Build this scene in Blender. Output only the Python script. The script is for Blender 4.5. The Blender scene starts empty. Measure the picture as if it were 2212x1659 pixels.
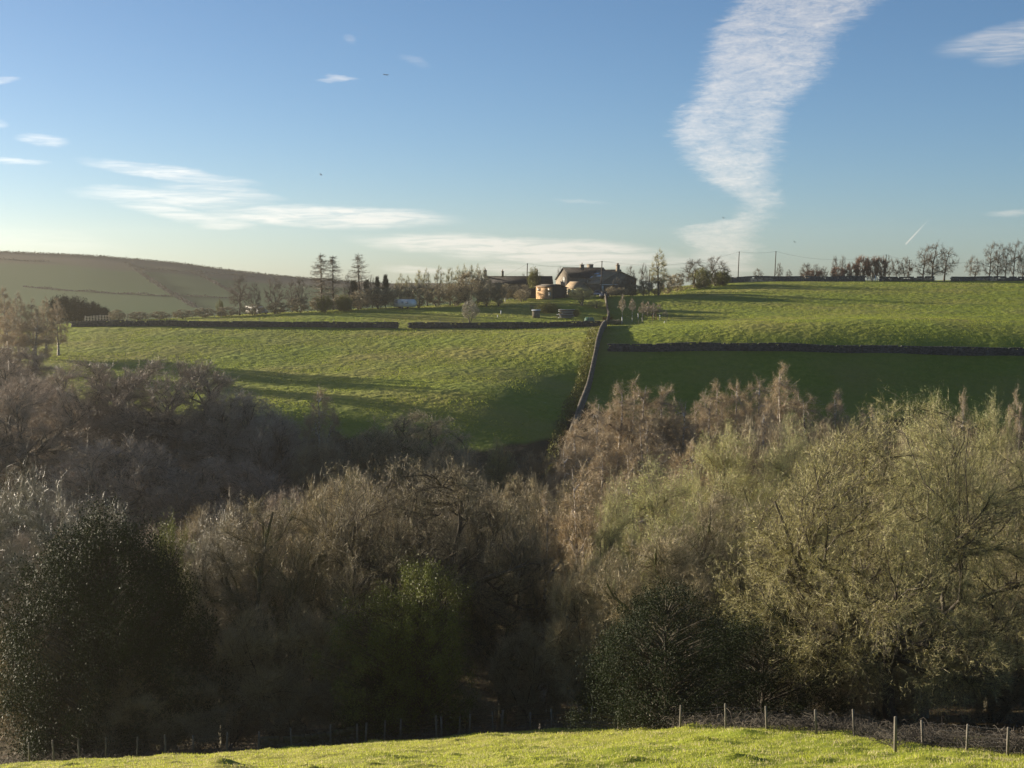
import bpy, math, random
import numpy as np
from mathutils import Vector, Matrix
R = math.radians
sc = bpy.context.scene
col = sc.collection
random.seed(7)

# ------------------------------------------------------------------ camera
F = 3321.0; CX, CY = 1106.0, 829.5          # focal length and centre for a 2212 x 1659 view of the picture
PITCH = R(4.0)
cam = bpy.data.cameras.new("camera"); co = bpy.data.objects.new("camera", cam); col.objects.link(co)
cam.sensor_width = 36.0; cam.lens = 36.0 * F / 2212.0
cam.clip_start = 0.5; cam.clip_end = 20000
co.location = (0, 0, 0); co.rotation_euler = (R(90) - PITCH, 0, 0)
sc.camera = co
# ------------------------------------------------------------------ light
SAZ, SEL = R(62.0), R(9.0)                  # sun left of the view axis, elevation
SUN = Vector((-math.sin(SAZ) * math.cos(SEL), math.cos(SAZ) * math.cos(SEL), math.sin(SEL)))
sun = bpy.data.lights.new("sun", 'SUN'); sun.energy = 5.0; sun.angle = R(0.5); sun.color = (1.0, 0.87, 0.68)
so = bpy.data.objects.new("sun", sun); col.objects.link(so)
so.rotation_euler = (-SUN).to_track_quat('-Z', 'Y').to_euler()
sc.view_settings.view_transform = 'Standard'; sc.view_settings.look = 'None'
sc.view_settings.exposure = 1.5; sc.view_settings.gamma = 1.0
sc.cycles.max_bounces = 5; sc.cycles.volume_bounces = 0; sc.cycles.transparent_max_bounces = 6

W = bpy.data.worlds.new("World"); sc.world = W; W.use_nodes = True
nt = W.node_tree; nt.nodes.clear()
def N(tree, typ, **kw):
    n = tree.nodes.new(typ)
    for k, v in kw.items():
        if k == 'op': n.operation = v
        else: setattr(n, k, v)
    return n
def build_world():
    L = nt.links.new
    def math_(op, a, b=None, c=None, clamp=False):
        n = N(nt, 'ShaderNodeMath', op=op); n.use_clamp = clamp
        for i, v in enumerate((a, b, c)):
            if v is None: continue
            if isinstance(v, (int, float)): n.inputs[i].default_value = v
            else: L(v, n.inputs[i])
        return n.outputs[0]
    out = N(nt, 'ShaderNodeOutputWorld'); bg = N(nt, 'ShaderNodeBackground')
    sky = N(nt, 'ShaderNodeTexSky'); sky.sky_type = 'NISHITA'; sky.sun_disc = False
    sky.sun_elevation = SEL; sky.sun_rotation = -SAZ
    sky.altitude = 250; sky.air_density = 0.65; sky.dust_density = 0.45; sky.ozone_density = 3.0
    tc = N(nt, 'ShaderNodeTexCoord'); sx = N(nt, 'ShaderNodeSeparateXYZ'); L(tc.outputs['Generated'], sx.inputs[0])
    az = math_('ARCTAN2', sx.outputs[0], sx.outputs[1])
    el = math_('ARCSINE', sx.outputs[2])
    # direction coordinates in degrees
    azd = math_('MULTIPLY', az, 57.2958); eld = math_('MULTIPLY', el, 57.2958)
    cv = N(nt, 'ShaderNodeCombineXYZ'); L(azd, cv.inputs[0]); L(eld, cv.inputs[1])
    def noise(scale, sxx, syy, rot=0, det=5, rough=.6, dist=0, off=0.0):
        m = N(nt, 'ShaderNodeMapping'); m.inputs['Scale'].default_value = (sxx, syy, 1); m.inputs['Rotation'].default_value = (0, 0, R(rot))
        m.inputs['Location'].default_value = (off, off * .37, 0)
        L(cv.outputs[0], m.inputs[0])
        n = N(nt, 'ShaderNodeTexNoise'); n.inputs['Scale'].default_value = scale; n.inputs['Detail'].default_value = det
        n.inputs['Roughness'].default_value = rough; n.inputs['Distortion'].default_value = dist
        L(m.outputs[0], n.inputs['Vector']); return n.outputs['Fac']
    def curve(x, x0, x1, pts, y0, y1):
        # piecewise curve y(x) made with a float curve on 0..1
        t = N(nt, 'ShaderNodeMapRange'); L(x, t.inputs[0]); t.inputs[1].default_value = x0; t.inputs[2].default_value = x1
        f = N(nt, 'ShaderNodeFloatCurve'); c = f.mapping.curves[0]
        P = [((px - x0) / (x1 - x0), (py - y0) / (y1 - y0)) for px, py in pts]
        c.points[0].location = P[0]; c.points[1].location = P[-1]
        for q in P[1:-1]: c.points.new(*q)
        f.mapping.update(); L(t.outputs[0], f.inputs['Value'])
        m = N(nt, 'ShaderNodeMapRange'); L(f.outputs[0], m.inputs[0]); m.inputs[3].default_value = y0; m.inputs[4].default_value = y1
        return m.outputs[0]
    def sstep(x, a, b):
        m = N(nt, 'ShaderNodeMapRange'); m.interpolation_type = 'SMOOTHSTEP'; L(x, m.inputs[0])
        m.inputs[1].default_value = a; m.inputs[2].default_value = b; return m.outputs[0]
    def dirdeg(px, py):
        x = (px - CX) / F; u = (CY - py) / F
        v = Vector((x, math.cos(PITCH) + u * math.sin(PITCH), -math.sin(PITCH) + u * math.cos(PITCH))).normalized()
        return math.degrees(math.atan2(v.x, v.y)), math.degrees(math.asin(v.z))
    # tall banner of altocumulus: left and right edge as functions of elevation
    LE = [(1640,-70),(1590,0),(1525,90),(1515,150),(1490,215),(1452,262),(1465,320),(1500,372),(1560,415),(1600,452),(1540,478),(1462,497),(1470,520),(1500,550),(1520,580)]
    RE = [(1990,-70),(1905,0),(1810,85),(1775,165),(1700,240),(1690,300),(1680,360),(1670,405),(1684,425),(1665,470),(1640,500),(1640,545),(1630,580)]
    lp = sorted([(dirdeg(x, y)[1], dirdeg(x, y)[0]) for x, y in LE]); rp = sorted([(dirdeg(x, y)[1], dirdeg(x, y)[0]) for x, y in RE])
    wob = math_('MULTIPLY', math_('SUBTRACT', noise(1.0, 1.1, 5.0, 8, 6, .7, .6), .5), 1.9)
    azw = math_('ADD', azd, wob)
    left = curve(eld, 0.0, 16.0, lp, 4, 18); right = curve(eld, 0.0, 16.0, rp, 4, 18)
    mL = sstep(math_('SUBTRACT', azw, left), -.25, .75); mR = sstep(math_('SUBTRACT', right, azw), -.35, .95)
    tex = math_('MULTIPLY_ADD', noise(1.0, 1.0, 4.2, -14, 7, .66, 1.3, 3.0), .62, math_('MULTIPLY', noise(1.0, 4.5, 9.0, 25, 5, .6, 1.0, 13.0), .38))
    tex2 = noise(1.0, .6, 1.6, 20, 4, .5, .3, 9.0)
    dens = math_('ADD', math_('MULTIPLY', tex, 1.7), math_('MULTIPLY', tex2, .75))
    dens = math_('SUBTRACT', dens, .72)
    bandlow = sstep(eld, -.6, 1.0)
    hi = sstep(eld, 17.0, 7.0)
    ban = math_('MULTIPLY', math_('MULTIPLY', mL, mR), math_('MULTIPLY', dens, math_('ADD', .62, math_('MULTIPLY', hi, .5))), clamp=True)
    ban = math_('MULTIPLY', ban, math_('ADD', .45, math_('MULTIPLY', bandlow, .55)))
    total = ban
    # streaks: list of (x0,y0,x1,y1,thickness px,strength): wisps along a line, broad in the middle, tapered at both ends
    S = [(170,345,560,402,14,.75),(150,412,600,442,16,.62),(235,435,560,492,13,.6),(420,462,1000,474,20,.9),(330,400,620,430,12,.45),(420,487,560,488,9,.5),
         (760,518,1470,552,22,1.15),(880,532,1500,562,26,.9),(520,462,900,478,20,.6),(-30,347,110,351,5,.6),(30,297,150,311,10,.5),(-60,180,45,174,7,.5),(-40,260,20,272,8,.35),
         (1480,545,1640,585,22,.5),(815,580,1000,584,8,.55),(980,578,1300,586,11,.5),(1300,566,1560,566,12,.55),(680,172,778,172,5,.5),(700,163,770,175,5,.4),(1450,497,1640,520,14,.3),
         (2020,112,2300,60,26,.45),(2100,130,2330,40,34,.5),(2120,462,2260,452,6,.35),(740,78,770,86,7,.2),(860,122,930,140,8,.15),(1190,434,1320,438,4,.2),(-100,505,300,540,22,.15)]
    warp = math_('MULTIPLY', math_('SUBTRACT', noise(1.0, .45, 1.3, 5, 5, .6, 0, 21.0), .5), .9)
    sn = noise(1.0, .55, 6.5, 3, 6, .6, .8, 40.0)
    sn = sstep(sn, .30, .68)
    acc = None
    for x0, y0, x1, y1, th, st in S:
        a0, e0 = dirdeg(x0, y0); a1, e1 = dirdeg(x1, y1)
        ca, ce = (a0 + a1) / 2, (e0 + e1) / 2; hl = math.hypot(a1 - a0, e1 - e0) / 2; ang = math.atan2(e1 - e0, a1 - a0)
        da = math_('SUBTRACT', azd, ca); de = math_('SUBTRACT', math_('ADD', eld, math_('MULTIPLY', warp, .55)), ce)
        u = math_('DIVIDE', math_('MULTIPLY_ADD', de, math.sin(ang), math_('MULTIPLY', da, math.cos(ang))), hl)
        v = math_('DIVIDE', math_('MULTIPLY_ADD', de, math.cos(ang), math_('MULTIPLY', da, -math.sin(ang))), th * 1.22 / F * 57.3)
        rr = math_('ADD', math_('MULTIPLY', u, u), math_('MULTIPLY', v, v))
        m = math_('MULTIPLY', sstep(rr, 1.25, .0), st)
        acc = m if acc is None else math_('MAXIMUM', acc, m)
    acc = math_('MULTIPLY', acc, math_('ADD', .35, math_('MULTIPLY', sn, 1.0)), clamp=True)
    # contrail, a short hard line
    a0, e0 = dirdeg(1955, 529); a1, e1 = dirdeg(2012, 468)
    ca, ce = (a0 + a1) / 2, (e0 + e1) / 2; hl = math.hypot(a1 - a0, e1 - e0) / 2; ang = math.atan2(e1 - e0, a1 - a0)
    da = math_('SUBTRACT', azd, ca); de = math_('SUBTRACT', eld, ce)
    u = math_('DIVIDE', math_('MULTIPLY_ADD', de, math.sin(ang), math_('MULTIPLY', da, math.cos(ang))), hl)
    v = math_('DIVIDE', math_('MULTIPLY_ADD', de, math.cos(ang), math_('MULTIPLY', da, -math.sin(ang))), .028)
    tr = math_('MULTIPLY', sstep(math_('ABSOLUTE', v), 1.3, .3), math_('MULTIPLY', sstep(math_('ABSOLUTE', u), 1.0, .9), sstep(u, 1.0, -.6)))
    tr = math_('MULTIPLY', tr, .85)
    tot = math_('MAXIMUM', math_('MAXIMUM', total, acc), tr)
    tot = math_('MULTIPLY', tot, .78, clamp=True)
    # cloud light: the sky's own colour pulled to a warm white of about the horizon's brightness
    hs = N(nt, 'ShaderNodeHueSaturation'); hs.inputs['Saturation'].default_value = .22; L(sky.outputs[0], hs.inputs['Color'])
    add = N(nt, 'ShaderNodeMix'); add.data_type = 'RGBA'; add.blend_type = 'ADD'; add.inputs[0].default_value = 1.0
    L(hs.outputs[0], add.inputs[6]); add.inputs[7].default_value = (CLOUD[0], CLOUD[1], CLOUD[2], 1)
    skc = N(nt, 'ShaderNodeMix'); skc.data_type = 'RGBA'; skc.blend_type = 'MULTIPLY'; skc.inputs[0].default_value = 1.0
    L(sky.outputs[0], skc.inputs[6]); skc.inputs[7].default_value = SKYTINT
    mx = N(nt, 'ShaderNodeMix'); mx.data_type = 'RGBA'; L(tot, mx.inputs[0]); L(skc.outputs[2], mx.inputs[6]); L(add.outputs[2], mx.inputs[7])
    L(mx.outputs[2], bg.inputs[0]); bg.inputs[1].default_value = SKYS
    L(bg.outputs[0], out.inputs[0])
CLOUD = (3.0, 2.55, 2.0); SKYS = 0.05; SKYTINT = (1.06, 1.04, 1.0, 1)
build_world(); W.cycles.sampling_method = "NONE"

# ------------------------------------------------------------------ geometry helpers
def pt(px, py, Y):
    x = (px - CX) / F; u = (CY - py) / F
    dy = math.cos(PITCH) + u * math.sin(PITCH); dz = -math.sin(PITCH) + u * math.cos(PITCH)
    s = Y / dy
    return np.array((x * s, Y, dz * s))
def tag(o, label=None, cat=None, group=None, kind=None):
    if label: o['label'] = label
    if cat: o['category'] = cat
    if group: o['group'] = group
    if kind: o['kind'] = kind
    return o
def empty(name, loc=(0, 0, 0), rz=0.0, label=None, cat=None, group=None):
    o = bpy.data.objects.new(name, None); col.objects.link(o); o.location = loc; o.rotation_euler = (0, 0, rz)
    o.empty_display_size = .3
    return tag(o, label, cat, group)
def mesh_np(name, V, Q=None, T=None, mat=None, smooth=False):
    me = bpy.data.meshes.new(name)
    V = np.asarray(V, dtype=np.float32).reshape(-1, 3)
    Q = np.zeros((0, 4), np.int32) if Q is None or len(Q) == 0 else np.asarray(Q, np.int32)
    T = np.zeros((0, 3), np.int32) if T is None or len(T) == 0 else np.asarray(T, np.int32)
    me.vertices.add(len(V)); me.vertices.foreach_set('co', V.ravel())
    li = np.concatenate([Q.ravel(), T.ravel()])
    me.loops.add(len(li)); me.loops.foreach_set('vertex_index', li)
    ls = np.concatenate([np.arange(len(Q)) * 4, len(Q) * 4 + np.arange(len(T)) * 3]).astype(np.int32)
    me.polygons.add(len(ls)); me.polygons.foreach_set('loop_start', ls)
    if smooth: me.polygons.foreach_set('use_smooth', np.ones(len(ls), bool))
    me.update(calc_edges=True)
    if mat: me.materials.append(mat)
    return me
def obj(name, me, parent=None, loc=None):
    o = bpy.data.objects.new(name, me); col.objects.link(o)
    if parent: o.parent = parent
    if loc is not None: o.location = loc
    return o
class MB:
    """collects boxes, prisms and tubes into one mesh"""
    def __init__(s): s.V = []; s.Q = []; s.T = []; s.n = 0
    def add(s, V, Q=(), T=()):
        V = np.asarray(V, float).reshape(-1, 3); s.V.append(V)
        if len(Q): s.Q.append(np.asarray(Q, int) + s.n)
        if len(T): s.T.append(np.asarray(T, int) + s.n)
        s.n += len(V)
    def box(s, c, d, rz=0.0, M=None):
        x, y, z = [v / 2 for v in d]
        V = np.array([(-x,-y,-z),(x,-y,-z),(x,y,-z),(-x,y,-z),(-x,-y,z),(x,-y,z),(x,y,z),(-x,y,z)], float)
        ca, sa = math.cos(rz), math.sin(rz)
        V = V @ np.array([(ca, sa, 0), (-sa, ca, 0), (0, 0, 1)])
        s.add(V + np.array(c, float), [(0,3,2,1),(4,5,6,7),(0,1,5,4),(1,2,6,5),(2,3,7,6),(3,0,4,7)])
    def tube(s, pts, r, k=6, cap=True):
        P = np.asarray(pts, float)[None]; rr = np.broadcast_to(np.asarray(r, float), (1, P.shape[1]))
        V, Q = tubes(P, rr, k); s.add(V, Q)
        if cap:
            m = P.shape[1]; s.T.append(np.array([(s.n - k, s.n - k + i, s.n - k + i + 1) for i in range(1, k - 1)])); 
            b = s.n - m * k; s.T.append(np.array([(b, b + i + 1, b + i) for i in range(1, k - 1)]))
    def poly(s, pts):
        n = len(pts)
        if n == 4: s.add(pts, [(0,1,2,3)])
        else: s.add(pts, T=[(0, i, i + 1) for i in range(1, n - 1)])
    def prism(s, poly, off):
        """solid from a planar outline pushed by vector off"""
        P = np.asarray(poly, float); n = len(P); V = np.vstack([P, P + np.asarray(off, float)])
        s.add(V, [(i, (i + 1) % n, n + (i + 1) % n, n + i) for i in range(n)], [(0, i + 1, i) for i in range(1, n - 1)] + [(n, n + i, n + i + 1) for i in range(1, n - 1)])
    def build(s, name, mat, parent=None, loc=None, smooth=False):
        V = np.vstack(s.V); Q = np.vstack(s.Q) if s.Q else None; T = np.vstack(s.T) if s.T else None
        return obj(name, mesh_np(name, V, Q, T, mat, smooth), parent, loc)
def nrm(a): return a / np.maximum(np.linalg.norm(a, axis=-1, keepdims=True), 1e-9)
def tubes(P, r, k):
    """P (N,M,3) centre lines, r (N,M) radii -> verts, quads"""
    Nn, M, _ = P.shape
    t = np.gradient(P, axis=1); t = nrm(t)
    ref = np.where(np.abs(t[:, :1, 2:3]) > .9, np.array([1., 0, 0]), np.array([0, 0, 1.]))
    u = nrm(np.cross(t, np.broadcast_to(ref, t.shape))); v = np.cross(t, u)
    a = np.arange(k) / k * 2 * np.pi
    V = P[:, :, None] + r[:, :, None, None] * (u[:, :, None] * np.cos(a)[None, None, :, None] + v[:, :, None] * np.sin(a)[None, None, :, None])
    idx = np.arange(Nn * M * k).reshape(Nn, M, k)
    a0 = idx[:, :-1]; b0 = np.roll(a0, -1, axis=2); a1 = idx[:, 1:]; b1 = np.roll(a1, -1, axis=2)
    return V.reshape(-1, 3), np.stack([a0, b0, b1, a1], -1).reshape(-1, 4)

# ------------------------------------------------------------------ materials
def mat(name, c1, c2=None, scale=3.0, rough=.85, spec=.3, bump=0.0, bscale=None, transl=0.0, rnd=0.0, metal=0.0, c3=None, s3=.2, coat=0, stretch=None):
    m = bpy.data.materials.new(name); m.use_nodes = True; t = m.node_tree; b = t.nodes['Principled BSDF']; L = t.links.new
    b.inputs['Roughness'].default_value = rough; b.inputs['Specular IOR Level'].default_value = spec; b.inputs['Metallic'].default_value = metal
    geo = N(t, 'ShaderNodeNewGeometry') if rnd else None
    tc = N(t, 'ShaderNodeTexCoord'); vec = tc.outputs['Object']
    if stretch:
        mp = N(t, 'ShaderNodeMapping'); mp.inputs['Scale'].default_value = stretch; L(vec, mp.inputs[0]); vec = mp.outputs[0]
    colr = None
    if c2 is not None:
        n = N(t, 'ShaderNodeTexNoise'); n.inputs['Scale'].default_value = scale; n.inputs['Detail'].default_value = 6; L(vec, n.inputs['Vector'])
        r = N(t, 'ShaderNodeMapRange'); r.inputs[1].default_value = .32; r.inputs[2].default_value = .68; L(n.outputs['Fac'], r.inputs[0])
        mx = N(t, 'ShaderNodeMix'); mx.data_type = 'RGBA'; L(r.outputs[0], mx.inputs[0]); mx.inputs[6].default_value = (*c1, 1); mx.inputs[7].default_value = (*c2, 1)
        colr = mx.outputs[2]
        if c3 is not None:
            n3 = N(t, 'ShaderNodeTexNoise'); n3.inputs['Scale'].default_value = s3; n3.inputs['Detail'].default_value = 4; L(vec, n3.inputs['Vector'])
            r3 = N(t, 'ShaderNodeMapRange'); r3.inputs[1].default_value = .42; r3.inputs[2].default_value = .62; L(n3.outputs['Fac'], r3.inputs[0])
            mx3 = N(t, 'ShaderNodeMix'); mx3.data_type = 'RGBA'; L(r3.outputs[0], mx3.inputs[0]); L(colr, mx3.inputs[6]); mx3.inputs[7].default_value = (*c3, 1)
            colr = mx3.outputs[2]
    if rnd:
        r = N(t, 'ShaderNodeHueSaturation')
        mr = N(t, 'ShaderNodeMapRange'); mr.inputs[3].default_value = 1 - rnd; mr.inputs[4].default_value = 1 + rnd; L(geo.outputs['Random Per Island'], mr.inputs[0])
        oi = N(t, 'ShaderNodeObjectInfo'); mo = N(t, 'ShaderNodeMapRange'); mo.inputs[3].default_value = .82; mo.inputs[4].default_value = 1.18; L(oi.outputs['Random'], mo.inputs[0])
        mm = N(t, 'ShaderNodeMath', op='MULTIPLY'); L(mr.outputs[0], mm.inputs[0]); L(mo.outputs[0], mm.inputs[1]); L(mm.outputs[0], r.inputs['Value'])
        if colr: L(colr, r.inputs['Color'])
        else: r.inputs['Color'].default_value = (*c1, 1)
        colr = r.outputs[0]
    if colr: L(colr, b.inputs['Base Color'])
    else: b.inputs['Base Color'].default_value = (*c1, 1)
    if bump:
        bn = N(t, 'ShaderNodeTexNoise'); bn.inputs['Scale'].default_value = bscale or scale * 2; bn.inputs['Detail'].default_value = 5; L(vec, bn.inputs['Vector'])
        bb = N(t, 'ShaderNodeBump'); bb.inputs['Strength'].default_value = 1; bb.inputs['Distance'].default_value = bump; L(bn.outputs['Fac'], bb.inputs['Height']); L(bb.outputs[0], b.inputs['Normal'])
    if coat: b.inputs['Coat Weight'].default_value = coat; b.inputs['Coat Roughness'].default_value = .25
    if transl:
        tr = N(t, 'ShaderNodeBsdfTranslucent'); ms = N(t, 'ShaderNodeMixShader'); ms.inputs[0].default_value = transl
        if colr: L(colr, tr.inputs[0])
        else: tr.inputs[0].default_value = (*c1, 1)
        L(b.outputs[0], ms.inputs[1]); L(tr.outputs[0], ms.inputs[2]); L(ms.outputs[0], t.nodes['Material Output'].inputs[0])
    return m
M = {}
M['bark_oak'] = mat('bark_oak', (.09, .078, .055), (.13, .115, .07), 2.5, bump=.02, bscale=9, c3=(.10, .11, .035), s3=.6)
M['bark_beech'] = mat('bark_beech', (.06, .055, .042), (.10, .09, .07), 1.5, bump=.01, bscale=8)
M['bark_birch'] = mat('bark_birch', (.62, .58, .52), (.40, .35, .30), 2.2, c3=(.10, .08, .06), s3=1.7, stretch=(1, 1, 2.5))
M['bark_dark'] = mat('bark_dark', (.07, .058, .042), (.09, .075, .055), 3)
M['bark_willow'] = mat('bark_willow', (.13, .115, .075), (.20, .18, .12), 3)
M['tw_oak'] = mat('twig_oak', (.33, .275, .165), rough=.6, rnd=.45, spec=.4)
M['tw_oakbud'] = mat('bud_oak', (.46, .39, .17), rough=.6, rnd=.35, transl=.25)
M['tw_beech'] = mat('twig_beech', (.34, .275, .205), rough=.6, rnd=.4, spec=.4)
M['tw_birch'] = mat('twig_birch', (.36, .28, .17), rough=.6, rnd=.4, spec=.4)
M['tw_grey'] = mat('twig_grey', (.34, .31, .235), rough=.45, rnd=.45, spec=.6)
M['tw_willow'] = mat('twig_willow', (.38, .345, .16), rough=.6, rnd=.35, spec=.4)
M['tw_dark'] = mat('twig_dark', (.17, .14, .105), rough=.7, rnd=.4)
M['tw_red'] = mat('twig_red', (.27, .16, .105), rough=.7, rnd=.4)
M['lf_willow'] = mat('leaf_willow', (.47, .50, .20), rough=.5, rnd=.35, transl=.35)
M['lf_olive'] = mat('leaf_olive', (.42, .40, .12), rough=.5, rnd=.4, transl=.35)
M['lf_birch'] = mat('leaf_birch', (.42, .33, .14), rough=.6, rnd=.4, transl=.3)
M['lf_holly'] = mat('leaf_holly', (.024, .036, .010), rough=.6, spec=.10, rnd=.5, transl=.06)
M['lf_ivy'] = mat('leaf_ivy', (.125, .14, .03), rough=.5, spec=.22, rnd=.5, transl=.15)
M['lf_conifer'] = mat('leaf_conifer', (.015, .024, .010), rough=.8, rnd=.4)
M['lf_larch'] = mat('leaf_larch', (.13,.09,.04), rough=.8, rnd=.4)
M['lf_gorse'] = mat('leaf_gorse', (.15, .15, .035), rough=.7, rnd=.4, transl=.2)
M['stone'] = mat('dry_stone', (.09, .078, .06), (.16, .14, .11), 3, rnd=.4, bump=.02, bscale=10)
M['stone_shaded'] = mat('dry_stone_shaded', (.055, .052, .05), (.12, .11, .10), 2, rnd=.4, bump=.02, bscale=10)  # dry stone again, shade of the sunless wall faces put into the colour
M['post'] = mat('post_wood', (.13, .115, .09), (.20, .18, .145), 8, bump=.004, stretch=(1, 1, .2))
M['post_pale'] = mat('post_pale', (.50, .46, .38), (.36, .33, .27), 8, bump=.004, stretch=(1, 1, .2))
M['pole'] = mat('pole_wood', (.045, .035, .028), (.07, .055, .04), 5)
M['wire'] = mat('wire', (.04,.04,.04), rough=.4, metal=.8)
M['cable'] = mat('cable', (.05, .05, .05), rough=.6)
M['white'] = mat('white_paint', (.75, .74, .70), (.66, .65, .6), 1.0, rough=.4)
M['grey_van'] = mat('grey_paint', (.35, .37, .40), rough=.35)
M['glass'] = mat('dark_glass', (.02, .024, .03), rough=.08, spec=.8)
M['tyre'] = mat('tyre', (.02, .02, .02), rough=.9)
M['carpaint'] = mat('car_paint', (.03, .035, .045), rough=.25, spec=.6, coat=.6)
M['roof'] = mat('stone_slate', (.26, .19, .12), (.36, .27, .17), 1.6, rnd=0, bump=.05, bscale=5)
M['roof_dark'] = mat('dark_slate', (.035, .032, .03), (.06, .055, .05), 1.4, bump=.04, bscale=5)
M['wallstone'] = mat('house_stone', (.13, .105, .075), (.21, .175, .13), 2.2, bump=.04, bscale=4)
M['shedwood_sunlit'] = mat('shed_wood_sunlit', (.52, .34, .18), (.36, .22, .12), 1.2, stretch=(.4, .4, 5))  # shed boards with the sunlight on them put into the colour
M['wood_dark_shade'] = mat('dark_shaded_wood', (.06, .045, .03), (.09, .07, .05), 3, stretch=(3, 3, .4))  # shaded side of the shed put into the colour; also plain dark timber
M['poly'] = mat('green_cover', (.10, .22, .15), rough=.5, transl=.2)
M['rust'] = mat('dead_fern', (.22, .10, .045), (.15, .08, .04), 4, rough=.9)
M['bramble'] = mat('bramble', (.065, .055, .042), rough=.8, rnd=.5)
M['moss'] = mat('moss_stone', (.09, .085, .025), (.13, .10, .06), 3, bump=.03, bscale=8)
M['tuft'] = mat('grass_blade', (.33, .36, .05), rough=.7, spec=.2, rnd=.35, transl=.5)
M['tuft_dry'] = mat('grass_dry', (.56, .50, .26), rough=.7, spec=.2, rnd=.3, transl=.4)
M['tuft_far'] = mat('grass_field', (.175, .205, .03), rough=.8, spec=.1, rnd=.3, transl=.45)

# ------------------------------------------------------------------ terrain height
CP = []
def cp(px, py, Y): CP.append(pt(px, py, Y))
def cw(x, y, z): CP.append(np.array((x, y, z), float))
# near meadow
for a in [(2212,1659,50),(1700,1659,52),(1106,1659,55),(550,1659,62),(60,1659,76),
          (2212,1632,59),(2000,1603,65),(1776,1582,67),(1476,1574,71),(1400,1579,77),(1281,1577,87),(1147,1581,96),(950,1597,97),(700,1619,96),(400,1638,95),(100,1649,94),
          (1600,1612,60),(1200,1615,68),(2100,1640,54)]: cp(*a)
cw(0, 0, -1.75); cw(-25, 0, -3.5); cw(25, 0, -1.0); cw(0, 25, -9.4); cw(-20, 30, -12.5); cw(14, 25, -8.9); cw(0, 12, -5.2); cw(22, 40, -13.6); cw(-14, 45, -16.5); cw(0, 42, -14.6); cw(0, -40, 4); cw(70, 40, -10); cw(-70, 40, -20); cw(45, 60, -17)
# wooded valley
for x, y, z in [(-35,118,-37),(0,118,-35.5),(35,105,-31),(-50,150,-38.5),(0,150,-38),(40,140,-35),(-55,180,-34),(-5,185,-33),(45,190,-33),(90,150,-34),(-90,150,-42),(95,100,-27),(-90,100,-36),
                (-70,200,-27),(60,238,-30),(20,225,-29)]: cw(x, y, z)
# far bank and fields (px, py, Y)
for a in [(1190,965,226),(1106,962,226),(900,965,224),(700,975,218),(500,930,218),(1250,868,258),(1400,880,268),(1700,882,271),(2212,882,271),(1500,822,281),(1900,824,281),
          (1106,850,252),(700,850,254),(300,850,256),(1106,770,295),(700,770,300),(300,775,296),(90,800,280),
          (1290,757,295),(1500,757,293),(1700,757,292),(1950,758,292),(2212,759,292),(2320,759,292),(1305,708,335),(1106,708,345),(700,708,345),(300,708,345),(160,712,345),(60,760,310),(-100,790,300),
          (1450,700,345),(1700,690,350),(2212,690,350),(1330,665,400),(1220,656,405),(1190,644.5,425),(1150,646,425),(1300,641.5,419),(1255,647,418),(1340,640,428),(1106,655,415),(900,664,405),(700,672,400),(550,680,390),(350,690,378),(200,696,368),
          (1400,640,425),(1560,612,490),(1800,608,505),(2212,607,505),(1800,640,430),(2212,640,430)]: cp(*a)
for a in [(1560,622,560),(1800,616,580),(2212,616,580),(1250,650,455),(1106,648,450),(900,668,450),(700,676,450),(500,690,450),(300,700,430),(150,712,420)]: cp(*a)
cw(-260, 560, -30); cw(-120, 620, -28); cw(0, 640, -22); cw(160, 660, -10); cw(330, 620, -4); cw(330, 400, -2); cw(300, 280, -16); cw(280, 180, -30); cw(-300, 400, -30); cw(-220, 80, -25)
CP = np.array(CP)
def tps_fit(P, z, lam=8.0):
    n = len(P); d = np.linalg.norm(P[:, None] - P[None], axis=-1) + 1e-9
    K = d * d * np.log(d); K[np.arange(n), np.arange(n)] = lam
    A = np.zeros((n + 3, n + 3)); A[:n, :n] = K; A[:n, n] = 1; A[:n, n+1:] = P; A[n, :n] = 1; A[n+1:, :n] = P.T
    return np.linalg.solve(A, np.concatenate([z, np.zeros(3)]))
_w = tps_fit(CP[:, :2], CP[:, 2])
def zf(x, y):
    x = np.asarray(x, float); y = np.asarray(y, float); sh = x.shape
    q = np.stack([x.ravel(), y.ravel()], -1); o = np.empty(len(q))
    for i in range(0, len(q), 20000):
        d = np.linalg.norm(q[i:i+20000, None] - CP[None, :, :2], axis=-1) + 1e-9
        o[i:i+20000] = (d * d * np.log(d)) @ _w[:-3] + _w[-3] + q[i:i+20000] @ _w[-2:]
    o = o.reshape(sh)
    # unseen spur added past the left edge to shade the valley
    sp = SHADE_SPUR_H * np.exp(-((x + 235) / 70) ** 2) * np.exp(-((y - 205) / 100) ** 4)
    return o + sp
SHADE_SPUR_H = 21.0
def fbm(x, y, seed=0, oct=4, f=1.0):
    rs = np.random.RandomState(seed); o = 0; a = 1.0
    for k in range(oct):
        for j in range(3):
            th = rs.rand() * 6.28; ph = rs.rand() * 6.28; ff = f * (2 ** k) * (.8 + .5 * rs.rand())
            o = o + a / 3 * np.sin((x * math.cos(th) + y * math.sin(th)) * ff + ph + 1.3 * np.sin((x * math.sin(th) - y * math.cos(th)) * ff * .7 + ph * 2))
        a *= .55
    return o

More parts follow.
